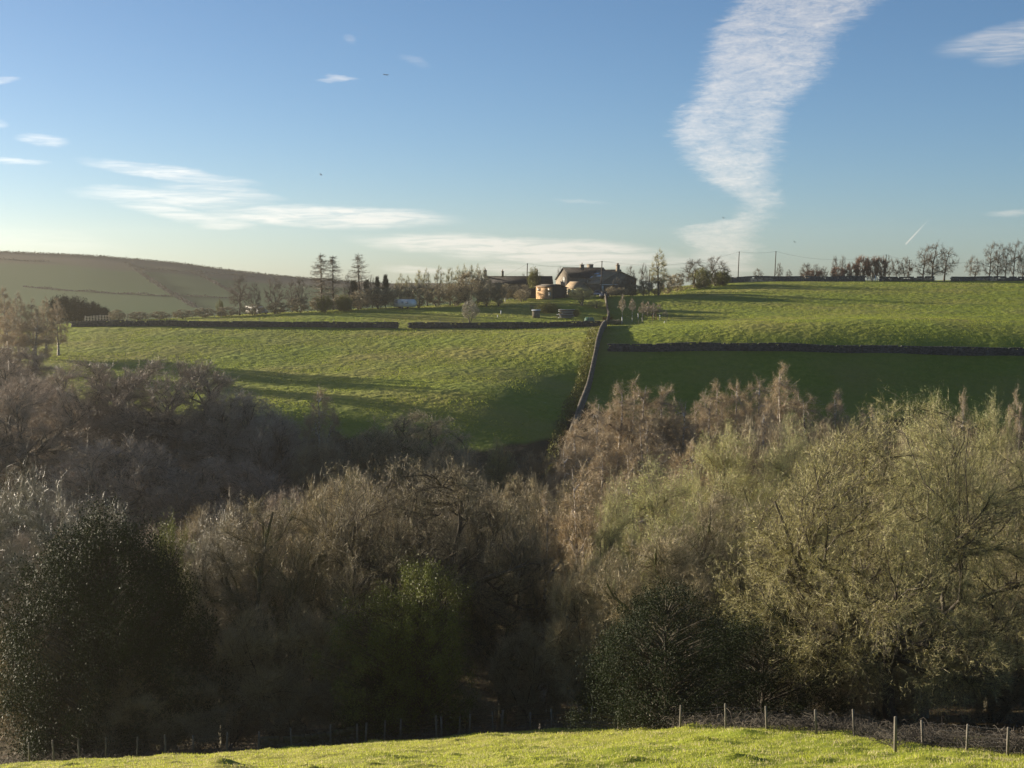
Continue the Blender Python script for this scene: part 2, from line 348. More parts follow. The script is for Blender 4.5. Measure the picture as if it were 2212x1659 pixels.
# ground materials --------------------------------------------------
def ground_mat(name, g1, g2, g3, bumpd, bumps, far=False):
    m = bpy.data.materials.new(name); m.use_nodes = True; t = m.node_tree; b = t.nodes['Principled BSDF']; L = t.links.new
    b.inputs['Roughness'].default_value = .95; b.inputs['Specular IOR Level'].default_value = .1
    tc = N(t, 'ShaderNodeTexCoord')
    def no(s, d=6):
        n = N(t, 'ShaderNodeTexNoise'); n.inputs['Scale'].default_value = s; n.inputs['Detail'].default_value = d; L(tc.outputs['Object'], n.inputs['Vector']); return n
    def mr(a, lo, hi):
        r = N(t, 'ShaderNodeMapRange'); r.inputs[1].default_value = lo; r.inputs[2].default_value = hi; L(a, r.inputs[0]); return r.outputs[0]
    a = N(t, 'ShaderNodeMix'); a.data_type = 'RGBA'; L(mr(no(.9).outputs['Fac'], .35, .65), a.inputs[0]); a.inputs[6].default_value = (*g1, 1); a.inputs[7].default_value = (*g2, 1)
    c = N(t, 'ShaderNodeMix'); c.data_type = 'RGBA'; L(mr(no(.045, 5).outputs['Fac'], .4, .68), c.inputs[0]); L(a.outputs[2], c.inputs[6]); c.inputs[7].default_value = (*g3, 1)
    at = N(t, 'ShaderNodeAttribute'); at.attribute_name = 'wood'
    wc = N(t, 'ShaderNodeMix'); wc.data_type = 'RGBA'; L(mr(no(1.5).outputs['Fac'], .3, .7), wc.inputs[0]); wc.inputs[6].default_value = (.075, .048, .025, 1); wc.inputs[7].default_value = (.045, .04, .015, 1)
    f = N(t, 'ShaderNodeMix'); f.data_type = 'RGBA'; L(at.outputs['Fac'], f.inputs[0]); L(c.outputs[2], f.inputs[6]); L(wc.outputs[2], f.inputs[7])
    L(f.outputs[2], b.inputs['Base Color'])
    bb = N(t, 'ShaderNodeBump'); bb.inputs['Strength'].default_value = 1; bb.inputs['Distance'].default_value = bumpd; L(no(bumps, 8).outputs['Fac'], bb.inputs['Height']); L(bb.outputs[0], b.inputs['Normal'])
    return m
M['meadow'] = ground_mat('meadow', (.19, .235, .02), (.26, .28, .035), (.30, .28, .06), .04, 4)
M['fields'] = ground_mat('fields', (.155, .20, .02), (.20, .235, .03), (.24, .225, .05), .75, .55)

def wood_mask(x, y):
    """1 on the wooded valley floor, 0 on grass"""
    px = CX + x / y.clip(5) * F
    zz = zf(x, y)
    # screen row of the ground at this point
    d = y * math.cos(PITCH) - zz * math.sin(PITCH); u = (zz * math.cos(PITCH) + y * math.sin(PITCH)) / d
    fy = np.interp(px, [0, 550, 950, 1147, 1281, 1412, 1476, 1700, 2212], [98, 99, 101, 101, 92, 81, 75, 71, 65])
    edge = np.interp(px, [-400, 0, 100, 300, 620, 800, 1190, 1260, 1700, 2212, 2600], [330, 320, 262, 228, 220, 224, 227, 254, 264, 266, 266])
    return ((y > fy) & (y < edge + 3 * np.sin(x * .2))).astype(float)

def grid(name, x0, x1, nx, y0, y1, ny, mat_, hole=None, disp=None, smooth=True):
    X, Y = np.meshgrid(np.linspace(x0, x1, nx), np.linspace(y0, y1, ny))
    Z = zf(X, Y)
    if disp is not None: Z = Z + disp(X, Y)
    idx = np.arange(nx * ny).reshape(ny, nx)
    q = np.stack([idx[:-1, :-1], idx[:-1, 1:], idx[1:, 1:], idx[1:, :-1]], -1).reshape(-1, 4)
    if hole:
        cxm = (X[:-1, :-1] + X[1:, 1:]).ravel() / 2; cym = (Y[:-1, :-1] + Y[1:, 1:]).ravel() / 2
        q = q[~((cxm > hole[0]) & (cxm < hole[1]) & (cym > hole[2]) & (cym < hole[3]))]
    me = mesh_np(name, np.stack([X, Y, Z], -1), q, None, mat_, smooth)
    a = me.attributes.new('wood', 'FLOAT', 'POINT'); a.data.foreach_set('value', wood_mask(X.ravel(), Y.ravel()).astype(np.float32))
    return tag(obj(name, me), kind='structure')
HOLE = (-48, 48, 28, 112)
_hr = np.random.RandomState(5)
MND = np.stack([_hr.uniform(-46, 46, 420), _hr.uniform(38, 100, 420), _hr.uniform(.25, .75, 420), _hr.uniform(.05, .19, 420)], -1)
def hummock(X, Y):
    e = np.minimum(np.minimum(X - HOLE[0], HOLE[1] - X), np.minimum(Y - HOLE[2], HOLE[3] - Y)).clip(0, 3) / 3
    h = .10 * fbm(X, Y, 3, 3, .7) + .035 * fbm(X, Y, 8, 3, 3.5)
    for mx, my, s, a in MND:
        m = (np.abs(X - mx) < 3 * s * 1.6) & (np.abs(Y - my) < 3 * s)
        h[m] += a * np.exp(-(((X[m] - mx) / (s * 1.5)) ** 2 + ((Y[m] - my) / s) ** 2))
    return h * e
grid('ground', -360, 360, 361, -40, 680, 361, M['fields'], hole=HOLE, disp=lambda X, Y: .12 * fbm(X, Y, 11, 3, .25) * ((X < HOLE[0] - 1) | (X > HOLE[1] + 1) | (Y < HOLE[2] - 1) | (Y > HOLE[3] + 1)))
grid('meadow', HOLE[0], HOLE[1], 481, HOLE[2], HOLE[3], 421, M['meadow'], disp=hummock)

# far hill ------------------------------------------------------------
HPX = [-900, -200, 0, 95, 190, 300, 400, 496, 620, 720, 800, 835, 870, 985, 1100, 1300, 1600, 2300]
HPY = [520, 538, 544, 548, 552, 561, 570, 584.5, 598, 606, 612, 614, 610.5, 612, 615, 625, 640, 650]
_hx = np.arange(-900, 2500, 10.0); _hy = np.interp(_hx, HPX, HPY); _k = np.hanning(15); _hy = np.convolve(np.pad(_hy, 7, mode='edge'), _k / _k.sum(), 'valid')
HPX, HPY = _hx, _hy
def hill_pt(px, t):
    yt = np.interp(px, HPX, HPY); yb = 712.0
    return pt(px, yb + (yt - yb) * t, 760 + 420 * t)
def hill_at(px, py):
    yt = np.interp(px, HPX, HPY); return hill_pt(px, (712.0 - py) / (712.0 - yt))
def build_hill():
    cols = np.arange(-700, 2301, 15.0); ts = np.concatenate([np.linspace(-.3, 1, 40)])
    V = np.array([[hill_pt(c, t) for c in cols] for t in ts])
    back = V[-1].copy(); back[:, 1] += 500; back[:, 2] -= 40
    V = np.concatenate([V, back[None]], 0); V[:-1, :, 2] += .5 * fbm(V[:-1, :, 0], V[:-1, :, 1], 31, 3, .02) * np.linspace(1, 0, len(ts))[:, None]
    ny, nx = V.shape[:2]; idx = np.arange(nx * ny).reshape(ny, nx)
    q = np.stack([idx[:-1, :-1], idx[:-1, 1:], idx[1:, 1:], idx[1:, :-1]], -1).reshape(-1, 4)
    m = bpy.data.materials.new('hill'); m.use_nodes = True; t = m.node_tree; b = t.nodes['Principled BSDF']; L = t.links.new
    b.inputs['Roughness'].default_value = 1; b.inputs['Specular IOR Level'].default_value = .05
    at = N(t, 'ShaderNodeAttribute'); at.attribute_name = 'up'
    tc = N(t, 'ShaderNodeTexCoord'); n = N(t, 'ShaderNodeTexNoise'); n.inputs['Scale'].default_value = .02; n.inputs['Detail'].default_value = 6; L(tc.outputs['Object'], n.inputs['Vector'])
    md = N(t, 'ShaderNodeMath', op='MULTIPLY_ADD'); L(n.outputs['Fac'], md.inputs[0]); md.inputs[1].default_value = .14; L(at.outputs['Fac'], md.inputs[2])
    r = N(t, 'ShaderNodeValToRGB'); L(md.outputs[0], r.inputs[0])
    e = r.color_ramp.elements; e[0].position = .85; e[0].color = (.05, .10, .022, 1); e[1].position = 1.0; e[1].color = (.10, .08, .055, 1)
    k = e.new(.90); k.color = (.058, .095, .028, 1); k = e.new(.935); k.color = (.075, .08, .036, 1)
    L(r.outputs[0], b.inputs['Base Color'])
    me = mesh_np('hill', V, q, None, m, True)
    a = me.attributes.new('up', 'FLOAT', 'POINT'); a.data.foreach_set('value', np.repeat(np.concatenate([ts.clip(0), [1.0]]), nx).astype(np.float32))
    tag(obj('hill', me), kind='structure')
build_hill()
# a plain reaching the horizon behind and below everything
tag(obj('far_ground', mesh_np('far_ground', [(-9000,-3000,-75),(9000,-3000,-75),(9000,9000,-75),(-9000,9000,-75)], [(0,1,2,3)], None, M['fields'])), kind='structure')

# ------------------------------------------------------------------ tree builder
def bez(P0, P1, P2, M_):
    t = np.linspace(0, 1, M_)[None, :, None]
    return (1 - t) ** 2 * P0[:, None] + 2 * t * (1 - t) * P1[:, None] + t * t * P2[:, None]
def gnarl(P, g, rs):
    n, m, _ = P.shape; L_ = np.linalg.norm(P[:, -1] - P[:, 0], axis=-1)[:, None, None]
    t = np.linspace(0, 1, m)[None, :, None]
    a = rs.randn(n, 1, 3); b = rs.randn(n, 1, 3); ph = rs.rand(n, 1, 1) * 6.28
    return P + L_ * g * (a * np.sin(t * 5 + ph) - a * np.sin(ph) + .6 * (b * np.sin(t * 11 + ph * 2) - b * np.sin(ph * 2))) * np.minimum(1, t * 3)
def kmeans(P, k, rs, it=5):
    k = min(k, len(P)); c = P[rs.choice(len(P), k, replace=False)].copy()
    for _ in range(it):
        a = np.argmin(((P[:, None] - c[None]) ** 2).sum(-1), 1)
        for j in range(k):
            if (a == j).any(): c[j] = P[a == j].mean(0)
    return a, c
PROF = {
 'dome':  lambda h: np.sqrt(np.clip(1 - (h * 1.0) ** 2.4, 0, 1)) * np.clip(.55 + h * 1.6, 0, 1),
 'round': lambda h: np.sqrt(np.clip(1 - (2 * h - 1) ** 2, 0, 1)) ** .8,
 'birch': lambda h: np.clip(np.minimum(h / .25, 1), 0, 1) ** .7 * (1 - h) ** .62,
 'fan':   lambda h: np.clip(.25 + .9 * h, 0, 1) * np.sqrt(np.clip(1 - h ** 5, 0, 1)),
 'egg':   lambda h: np.sqrt(np.clip(1 - (1.15 * h - .25) ** 2, 0, 1)) * np.clip((1.02 - h) * 3.5, 0, 1) ** .5,
}
TREE_MESH = {}
def gen_tree(key, seed, H, Rr, base=.25, prof='dome', K1=9, K2=7, NT=700, MT=12, ST=2, tw=.012, tl=.8, gn=.05, exc=False, stems=1, up=.5, drop=0.0,
             trunk=.28, leaf=0, ls=.08, lean=0.0, barkm='bark_oak', twm='tw_oak', lfm='lf_willow', shell=.38, lobes=.2, spread=.35, lift=.5, shoots=0, out=.6, wind=0.0, minr=.01, iso=.75, thick_=1.0):
    """bare or leafing broadleaf. Returns [(part name, mesh)]; crown tips fill an uneven volume, boughs lead to groups of them"""
    if key in TREE_MESH: return TREE_MESH[key]
    rs = np.random.RandomState(seed)
    zb = H * base; f = PROF[prof]
    # tips
    h = rs.rand(NT * 8); keep = rs.rand(NT * 8) < f(h) ** 1.6 + .03; h = h[keep][:NT]
    th = rs.rand(len(h)) * 2 * np.pi; ph = rs.rand(6) * 6.28
    lob = 1 + lobes * (np.sin(3 * th + ph[0] + 4 * h) * .6 + .5 * np.sin(5 * th + ph[1] - 7 * h) + .4 * np.sin(2 * th + ph[2]) )
    toph = 1 + lobes * .35 * (np.sin(3 * th + ph[3]) + np.sin(5 * th + ph[4]))
    rr = Rr * f(h) * lob * rs.rand(len(h)) ** shell
    tips = np.stack([rr * np.cos(th), rr * np.sin(th), zb + (H * .95 - zb) * h * np.where(h > .5, toph.clip(.8, 1.05), 1)], -1)
    tips[:, 0] += lean * tips[:, 2] + wind * (tips[:, 2] - zb) ** 1.2
    ctr = np.array([lean * H * .6, 0, zb + (H - zb) * .35])
    a1, c1 = kmeans(tips, K1, rs)
    thick = []; mid = []; thin = []       # lists of (P, r)
    # trunks
    forkz = H * (trunk if not exc else .93)
    tp = []
    for s in range(stems):
        an = rs.rand() * 6.28; sp = 0 if stems == 1 else spread
        topx = np.array([math.cos(an) * sp * Rr, math.sin(an) * sp * Rr, forkz * (1 if s == 0 else .75 + .25 * rs.rand())]) + np.array([lean * forkz, 0, 0])
        if wind: topx[0] += wind * forkz ** 1.2
        P = bez(np.array([[topx[0] * .05, topx[1] * .05, -.6]]), np.array([[topx[0] * (.1 if stems == 1 else .35), topx[1] * .3, forkz * .5]]), topx[None], 12)
        tp.append(gnarl(P, gn * .35, rs)[0])
    r0 = max(.05, .020 * H + .010 * Rr) / math.sqrt(stems) * 1.25 * thick_
    for P in tp:
        e = np.linspace(0, 1, 12); r = r0 * (1 - e * (.93 if exc else .35)); r[0] *= 1.45; r[1] *= 1.1
        thick.append((P[None], r[None]))
    starts3, ctrl3, ends3, r3 = [], [], [], []
    for j in range(len(c1)):
        tj = tips[a1 == j]
        if len(tj) < 3: continue
        c = tj.mean(0); tgt = ctr + (c - ctr) * 1.05
        # attach to the closest stem
        best = None
        for P in tp:
            if exc:
                hz = max(min(tgt[2] - lift * np.linalg.norm(tgt[:2] - P[6][:2]) * rs.uniform(.6, 1.1), forkz * .9), H * base * .6)
                k = int(np.argmin(np.abs(P[:, 2] - hz)))
            else: k = rs.randint(8, 12)
            d = np.linalg.norm(P[k][:2] - tgt[:2])
            if best is None or d < best[0]: best = (d, P[k], P, k)
        _, s0, PT, k = best
        v = tgt - s0; ln = np.linalg.norm(v)
        o = np.array([v[0], v[1], 0]); o = o / (np.linalg.norm(o) + 1e-6)
        c_ = s0 + .5 * ln * nrm(o * out + np.array([0, 0, 1 - out + .1]) + .18 * rs.randn(3))
        P = gnarl(bez(s0[None], c_[None], tgt[None], 10), gn, rs)
        ra = r0 * .72 * (len(tj) / NT * K1 * .55 + .35) ** .5 * (.55 if exc else .8)
        e = np.linspace(0, 1, 10)
        thick.append((P, (ra * (1 - .72 * e))[None])); P = P[0]
        a2, c2 = kmeans(tj, K2, rs, 3)
        for q in range(len(c2)):
            tq = tj[a2 == q]
            if len(tq) == 0: continue
            t2 = tq.mean(0); dd = np.linalg.norm(P - t2, axis=1); kk = int(np.clip(np.argmin(dd) - rs.randint(1, 4), 1, 8))
            s1 = P[kk]; tg = nrm(P[min(kk + 1, 9)] - P[kk - 1]); l2 = np.linalg.norm(t2 - s1)
            P2 = gnarl(bez(s1[None], (s1 + tg * l2 * .45 + .12 * l2 * rs.randn(3))[None], t2[None], 8), gn * 1.2, rs)
            rb = min(ra * (1 - .72 * kk / 9) * .6, .02 + .012 * H * .35)
            mid.append((P2, (rb * (1 - .75 * np.linspace(0, 1, 8)))[None])); P2 = P2[0]
            ks = rs.randint(2, 8, len(tq)); st = P2[ks]; tg2 = nrm(P2[np.minimum(ks + 1, 7)] - P2[ks - 1]); l3 = np.linalg.norm(tq - st, axis=1, keepdims=True)
            starts3.append(st); ctrl3.append(st + tg2 * l3 * .45); ends3.append(tq); r3.append(np.full(len(tq), max(rb * .32, tw * 1.1)))
    S3 = np.concatenate(starts3); C3 = np.concatenate(ctrl3); E3 = np.concatenate(ends3); R3 = np.concatenate(r3)
    P3 = gnarl(bez(S3, C3, E3, 6), gn * .8, rs)
    R3 = R3[:, None] * (1 - .7 * np.linspace(0, 1, 6))[None]
    V, Q, n = [], [], 0
    for P, r in thick:
        v, q = tubes(P, np.maximum(r, minr), 7); V.append(v); Q.append(q + n); n += len(v)
    for P, r in mid:
        v, q = tubes(P, np.maximum(r, minr), 4); V.append(v); Q.append(q + n); n += len(v)
    v, q = tubes(P3, np.maximum(R3 * .75, minr * .6), 3); V.append(v); Q.append(q + n); n += len(v)
    parts = [('trunk', mesh_np(key + '_trunk', np.concatenate(V), np.concatenate(Q), None, M[barkm], True))]
    V, Q, T, n = [], [], [], 0
    # twigs
    nb = len(P3); bi = np.repeat(np.arange(nb), MT); tt = rs.rand(len(bi)) ** .7 * 4.99; k0 = tt.astype(int); fr = (tt - k0)[:, None]
    B = P3[bi, k0] * (1 - fr) + P3[bi, k0 + 1] * fr; bd = nrm(P3[bi, k0 + 1] - P3[bi, k0])
    outw = nrm(B - ctr)
    D = nrm(bd * .6 + outw * .55 + np.array([0, 0, up - drop]) + np.array([wind * 6, 0, 0]) + iso * rs.randn(len(B), 3))
    Ls = tl * (.45 + .8 * rs.rand(len(B), 1))
    if shoots:
        sh = rs.rand(len(B)) < shoots * np.clip((B[:, 2] - ctr[2]) / (H - ctr[2]), 0, 1); D[sh] = nrm(D[sh] * .25 + np.array([0, 0, 1.0])); Ls[sh] *= 2.0
    def ribbons(B, D, Ls, w, bend):
        n_ = len(B); s = nrm(np.cross(D, rs.randn(n_, 3))); bnd = bend * Ls * rs.randn(n_, 3) - np.array([0, 0, drop * .35]) * Ls
        m1 = B + D * Ls * .55 + bnd * .3; e = B + D * Ls + bnd
        v = np.stack([B - s * w, B + s * w, m1 - s * w * .7, m1 + s * w * .7, e], 1).reshape(-1, 3)
        i = np.arange(n_) * 5
        return v, np.stack([i, i + 1, i + 3, i + 2], -1), np.stack([i + 2, i + 3, i + 4], -1), m1, e
    v, q, t, m1, e1 = ribbons(B, D, Ls, tw / 2, .12); V.append(v); Q.append(q + n); T.append(t + n); n += len(v)
    ends = [e1]
    if ST:
        pi = np.repeat(np.arange(len(B)), ST); f2 = rs.rand(len(pi), 1); B2 = B[pi] * (1 - f2) + m1[pi] * f2 + (e1[pi] - m1[pi]) * (f2 > .5) * (f2 - .5)
        D2 = nrm(D[pi] + .75 * rs.randn(len(pi), 3) + np.array([0, 0, (up - drop) * .4]))
        L2 = Ls[pi] * (.25 + .4 * rs.rand(len(pi), 1))
        s = nrm(np.cross(D2, rs.randn(len(pi), 3))) * tw * .4
        v = np.stack([B2 - s, B2 + s, B2 + D2 * L2], 1).reshape(-1, 3); i = np.arange(len(pi)) * 3
        V.append(v); T.append(np.stack([i, i + 1, i + 2], -1) + n); n += len(v); ends.append(B2 + D2 * L2)
    parts.append(('crown', mesh_np(key + '_crown', np.concatenate(V), np.concatenate(Q), np.concatenate(T), M[twm])))
    if leaf:
        E = np.concatenate(ends); sel = rs.choice(len(E), min(leaf, len(E) * 2)); C = E[sel] + rs.randn(len(sel), 3) * ls * .8
        parts.append(('foliage', leaves(key + '_foliage', C, ls, rs, M[lfm])))
    TREE_MESH[key] = parts; return parts
def leaves(name, C, s, rs, m, upb=0.0, elong=.5):
    n = len(C); a = nrm(rs.randn(n, 3) + np.array([0, 0, upb])); b = nrm(np.cross(a, rs.randn(n, 3)))
    sz = s * (.6 + .8 * rs.rand(n, 1)); b = b * sz * elong; a = a * sz
    v = np.stack([C - a * .1, C + a * .45 + b * .5, C + a, C + a * .45 - b * .5], 1).reshape(-1, 3)
    i = np.arange(n) * 4
    return mesh_np(name, v, np.stack([i, i + 1, i + 2, i + 3], -1), None, m)
def gen_evergreen(key, seed, H, Rr, n=60000, ls=.11, prof='egg', base=.02, clumps=420, lfm='lf_holly', csz=.55, lobes=.26, barkm='bark_dark'):
    if key in TREE_MESH: return TREE_MESH[key]
    rs = np.random.RandomState(seed); f = PROF[prof]; zb = H * base
    h = rs.rand(clumps * 8); h = h[rs.rand(len(h)) < f(h) + .05][:clumps]; th = rs.rand(len(h)) * 6.283; ph = rs.rand(3) * 6.28
    lob = 1 + lobes * (np.sin(3 * th + ph[0] + 5 * h) + .6 * np.sin(7 * th + ph[1] - 9 * h))
    r = Rr * f(h) * lob * rs.rand(len(h)) ** .28
    C = np.stack([r * np.cos(th), r * np.sin(th), zb + (H * .96 - zb) * h], -1)
    k = rs.randint(0, len(C), n); cs = (csz * (.5 + rs.rand(len(C))))[k][:, None]
    off = nrm(rs.randn(n, 3)) * rs.rand(n, 1) ** .45 * cs * np.array([1, 1, 1.15])
    Pn = C[k] + off
    sprig = rs.rand(n) < .2; Pn[sprig] += nrm(C[k[sprig]] - np.array([0, 0, H * .3]) + 1e-3) * rs.rand(sprig.sum(), 1) * .7
    V, Q, m = [], [], 0
    v, q = tubes(bez(np.array([[0, 0, -.5]]), np.array([[.2, 0, H * .4]]), np.array([[0, .2, H * .85]]), 8), np.linspace(.022 * H, .02, 8)[None], 6); V.append(v); Q.append(q); m = len(v)
    S = np.stack([C[:, 0] * .1, C[:, 1] * .1, np.clip(C[:, 2] - r * .5, .3, H * .8)], -1)
    v, q = tubes(bez(S, (S + C) / 2 + np.array([0, 0, .2]), C, 5), np.tile(np.linspace(.05, .012, 5), (len(C), 1)), 3); V.append(v); Q.append(q + m)
    parts = [('trunk', mesh_np(key + '_trunk', np.concatenate(V), np.concatenate(Q), None, M[barkm], True)), ('foliage', leaves(key + '_foliage', Pn, ls, rs, M[lfm], .3))]
    TREE_MESH[key] = parts; return parts
def gen_larch(key, seed, H, Rr, twm='tw_larch', dense=1.0, dead=False, lfm=None):
    if key in TREE_MESH: return TREE_MESH[key]
    rs = np.random.RandomState(seed); nb = int(110 * dense); z = np.sort(rs.rand(nb)) * .84 + .13
    an = rs.rand(nb) * 6.28; L_ = Rr * (1 - z) ** .75 * rs.uniform(.55, 1.25, nb) + .25
    S = np.stack([0 * z, 0 * z, z * H], -1); o = np.stack([np.cos(an), np.sin(an), 0 * z], -1)
    E = S + o * L_[:, None] + np.array([0, 0, 1]) * (L_ * rs.uniform(-.10, .16, nb))[:, None]
    C = S + o * L_[:, None] * .5 - np.array([0, 0, 1]) * (L_ * .18)[:, None]
    P = gnarl(bez(S, C, E, 8), .03, rs)
    tr = gnarl(bez(np.array([[0, 0, -.5]]), np.array([[.15, 0, H * .5]]), np.array([[0, 0, H]]), 12), .006, rs)
    v0, q0 = tubes(tr, np.linspace(.017 * H, .03, 12)[None], 7); parts = [('trunk', mesh_np(key + '_trunk', v0, q0, None, M['bark_dark'], True))]
    V, Q, T = [], [], []; v, q = tubes(P, np.maximum(L_[:, None] * .02 * (1 - .8 * np.linspace(0, 1, 8))[None], .015), 3); V.append(v); Q.append(q); n = len(v)
    mt = 34 if lfm is None else 40; bi = np.repeat(np.arange(nb), mt); tt = rs.rand(len(bi)) * 6.99; k = tt.astype(int); fr = (tt - k)[:, None]
    B = P[bi, k] * (1 - fr) + P[bi, k + 1] * fr; d = nrm(P[bi, k + 1] - P[bi, k]); D = nrm(d * .6 + np.array([0, 0, -.25 if lfm is None else -.1]) + .6 * rs.randn(len(B), 3)); l = .35 + .5 * rs.rand(len(B), 1)
    s = nrm(np.cross(D, rs.randn(len(B), 3))) * (.021 if lfm is None else .02); v = np.stack([B - s, B + s, B + D * l], 1).reshape(-1, 3); i = np.arange(len(B)) * 3
    V.append(v); T.append(np.stack([i, i + 1, i + 2], -1) + n)
    parts.append(('crown', mesh_np(key + '_crown', np.concatenate(V), np.concatenate(Q), np.concatenate(T), M['tw_dark' if lfm is None else lfm])))
    if lfm: 
        sel = rs.choice(len(B), 9000); parts.append(('foliage', leaves(key + '_fol', B[sel] + D[sel] * l[sel] * rs.rand(9000, 1), .28, rs, M[lfm], 0, .35)))
    TREE_MESH[key] = parts; return parts

def place(name, cat, label, parts, nomH, nomR, px, ytop, Y, wD, group=None, ybase=None, rz=None, key=0, sink=.0, flip=1):
    """stand a plant on the ground at picture column px and distance Y, crown top at row ytop, crown wD wide"""
    if name == 'beech_tree': ytop -= 22
    p = pt(px, ytop, Y); g = float(zf(p[0], Y)) if ybase is None else pt(px, ybase, Y)[2]
    if ybase is None and HOLE[0] < p[0] < HOLE[1] and Y < HOLE[3]: g -= .1
    H = max(p[2] - g, .5); Rw = wD / 2 * Y / F
    if name in ('bare_tree', 'grey_tree', 'willow_tree') and Y < 135: Rw *= 1.18
    if name == 'beech_tree': Rw *= 1.25
    o = empty(name, (p[0], Y, g - sink), rz if rz is not None else random.uniform(0, 6.28), label, cat, group)
    o.scale = (Rw / nomR * flip, Rw / nomR, H / nomH)
    q_ = (H / nomH) / (Rw / nomR)
    if not .6 < q_ < 1.7: print('RATIO', round(q_, 2), parts[0][1].name, px, round(H, 1), round(Rw, 1))
    for nm, me in parts: obj(nm, me, o)
    return o

# protos -----------------------------------------------------------------
def P_oak(i):    return gen_tree(f'oak{i}', 10 + i, 19, 5.6, base=.22, K1=11, K2=8, NT=2000, MT=13, ST=4, tw=.015, tl=.7, gn=.065, trunk=.3, up=.15, prof='round', leaf=9000, ls=.06, lfm='tw_oakbud', lobes=.22), 19, 5.6
def P_beech(i):  return gen_tree(f'beech{i}', 30 + i, 17, 8, base=.2, K1=12, K2=9, NT=1900, MT=12, ST=4, tw=.020, tl=.9, gn=.05, trunk=.34, up=.35, barkm='bark_beech', twm='tw_beech', out=.55, lobes=.12), 17, 8
def P_birch(i):  return gen_tree(f'birch{i}', 50 + i, 20, 4.0, base=.2, prof='egg', K1=14, K2=6, NT=1200, MT=13, ST=3, tw=.018, tl=.85, gn=.03, exc=True, stems=1 + i % 2, spread=.4, up=.05, drop=.25, barkm='bark_birch', twm='tw_birch', leaf=9000, ls=.08, lfm='lf_birch', lift=.9, out=.5), 20, 4.0
def P_willow(i): return gen_tree(f'willow{i}', 70 + i, 24, 5.6, base=.3, prof='dome', K1=11, K2=8, NT=1500, MT=12, ST=3, tw=.015, tl=.85, gn=.04, stems=4, spread=.4, trunk=.42, up=.25, barkm='bark_willow', twm='tw_willow', leaf=36000, ls=.08, shoots=.10, out=.45, shell=.42), 24, 5.6
def P_scrub(i):  return gen_tree(f'scrub{i}', 90 + i, 9, 4, base=.1, prof='round', K1=8, K2=6, NT=1300, MT=13, ST=3, tw=.015, tl=.8, gn=.05, stems=4, spread=.45, trunk=.3, up=.5, barkm='bark_dark', twm='tw_oak', out=.4), 9, 4
def P_grey(i):   return gen_tree(f'grey{i}', 110 + i, 20, 5.2, base=.25, prof='dome', K1=10, K2=8, NT=1600, MT=12, ST=4, tw=.015, tl=.85, gn=.05, stems=3, spread=.35, trunk=.4, up=.25, barkm='bark_willow', twm='tw_grey', shoots=.10, out=.5), 20, 5.2
def P_sapling(i): return gen_tree(f'sapling{i}', 320 + i, 6, 1.5, base=.3, prof='birch', thick_=.4, K1=8, K2=4, NT=170, MT=7, ST=1, tw=.022, tl=.55, gn=.03, exc=True, up=.5, barkm='bark_birch', twm='tw_birch', lift=1.2, out=.35, minr=.025), 6, 1.5
def P_far(i):    return gen_tree(f'far{i}', 130 + i, 10, 3.6, base=.15, prof='dome', K1=8, K2=6, NT=300, MT=9, ST=2, tw=.022, tl=.8, gn=.05, trunk=.35, up=.7, stems=1 + i % 3, spread=.35, barkm='bark_dark', twm='tw_dark', out=.5, minr=.03), 10, 3.6
def P_farbrown(i): return gen_tree(f'farbrown{i}', 150 + i, 8, 4, base=.06, prof='round', K1=8, K2=6, NT=420, MT=12, ST=2, tw=.045, tl=.8, gn=.05, trunk=.3, up=.6, stems=4, spread=.5, barkm='bark_dark', twm='tw_oak', out=.45, minr=.03), 8, 4
def P_poplar(i): return gen_tree(f'poplar{i}', 170 + i, 14, 2.6, base=.25, prof='egg', K1=10, K2=5, NT=300, MT=9, ST=2, tw=.024, tl=1.0, gn=.03, exc=True, up=1.1, stems=2, spread=.4, barkm='bark_dark', twm='tw_willow', lift=1.4, out=.3, minr=.03), 14, 2.6
def P_wind(i):   return gen_tree(f'wind{i}', 190 + i, 12, 4.2, base=.12, prof='dome', K1=11, K2=6, NT=330, MT=8, ST=2, tw=.022, tl=.95, gn=.04, exc=True, stems=1, up=.25, lean=.12, wind=.03, barkm='bark_dark', twm='tw_dark', lift=.5, out=.6, minr=.03, lobes=.25), 12, 4.2
def P_red(i):    return gen_tree(f'red{i}', 210 + i, 7, 4, base=.05, prof='round', K1=8, K2=6, NT=420, MT=12, ST=2, tw=.045, tl=.9, gn=.04, trunk=.3, up=.9, stems=5, spread=.5, barkm='bark_dark', twm='tw_red', out=.35, minr=.03), 7, 4
def P_hero(i):   return gen_tree('heroright', 231, 18, 10, base=.10, K1=16, K2=9, NT=4800, MT=13, ST=4, tw=.011, tl=.52, gn=.06, barkm='bark_dark', trunk=.2, up=.1, stems=2, spread=.15, leaf=80000, ls=.05, lfm='lf_olive', twm='tw_willow', lobes=.16, out=.62), 18, 10
def P_heroc(i):  return gen_tree('herooak', 236, 17, 8, base=.2, K1=13, K2=9, NT=3400, MT=13, ST=4, tw=.011, tl=.55, gn=.07, barkm='bark_dark', trunk=.42, up=.1, prof='round', leaf=9000, ls=.06, lfm='tw_oakbud', lobes=.2, out=.62), 17, 8
def P_holly(i):  return gen_evergreen(f'holly{i}', 250 + i, 10, 5, n=(170000 if i == 0 else 95000), ls=.095, lfm='lf_holly', csz=.8), 10, 5
def P_ivy(i):    return gen_evergreen(f'ivy{i}', 260 + i, 10, 3.4, n=50000, ls=.095, lfm='lf_ivy', csz=.6, clumps=300, lobes=.4, prof='round'), 10, 3.4
def P_bush(i):   return gen_evergreen(f'bush{i}', 270 + i, 4, 3, n=9000, ls=.22, lfm='lf_gorse', csz=.6, clumps=120, prof='round'), 4, 3
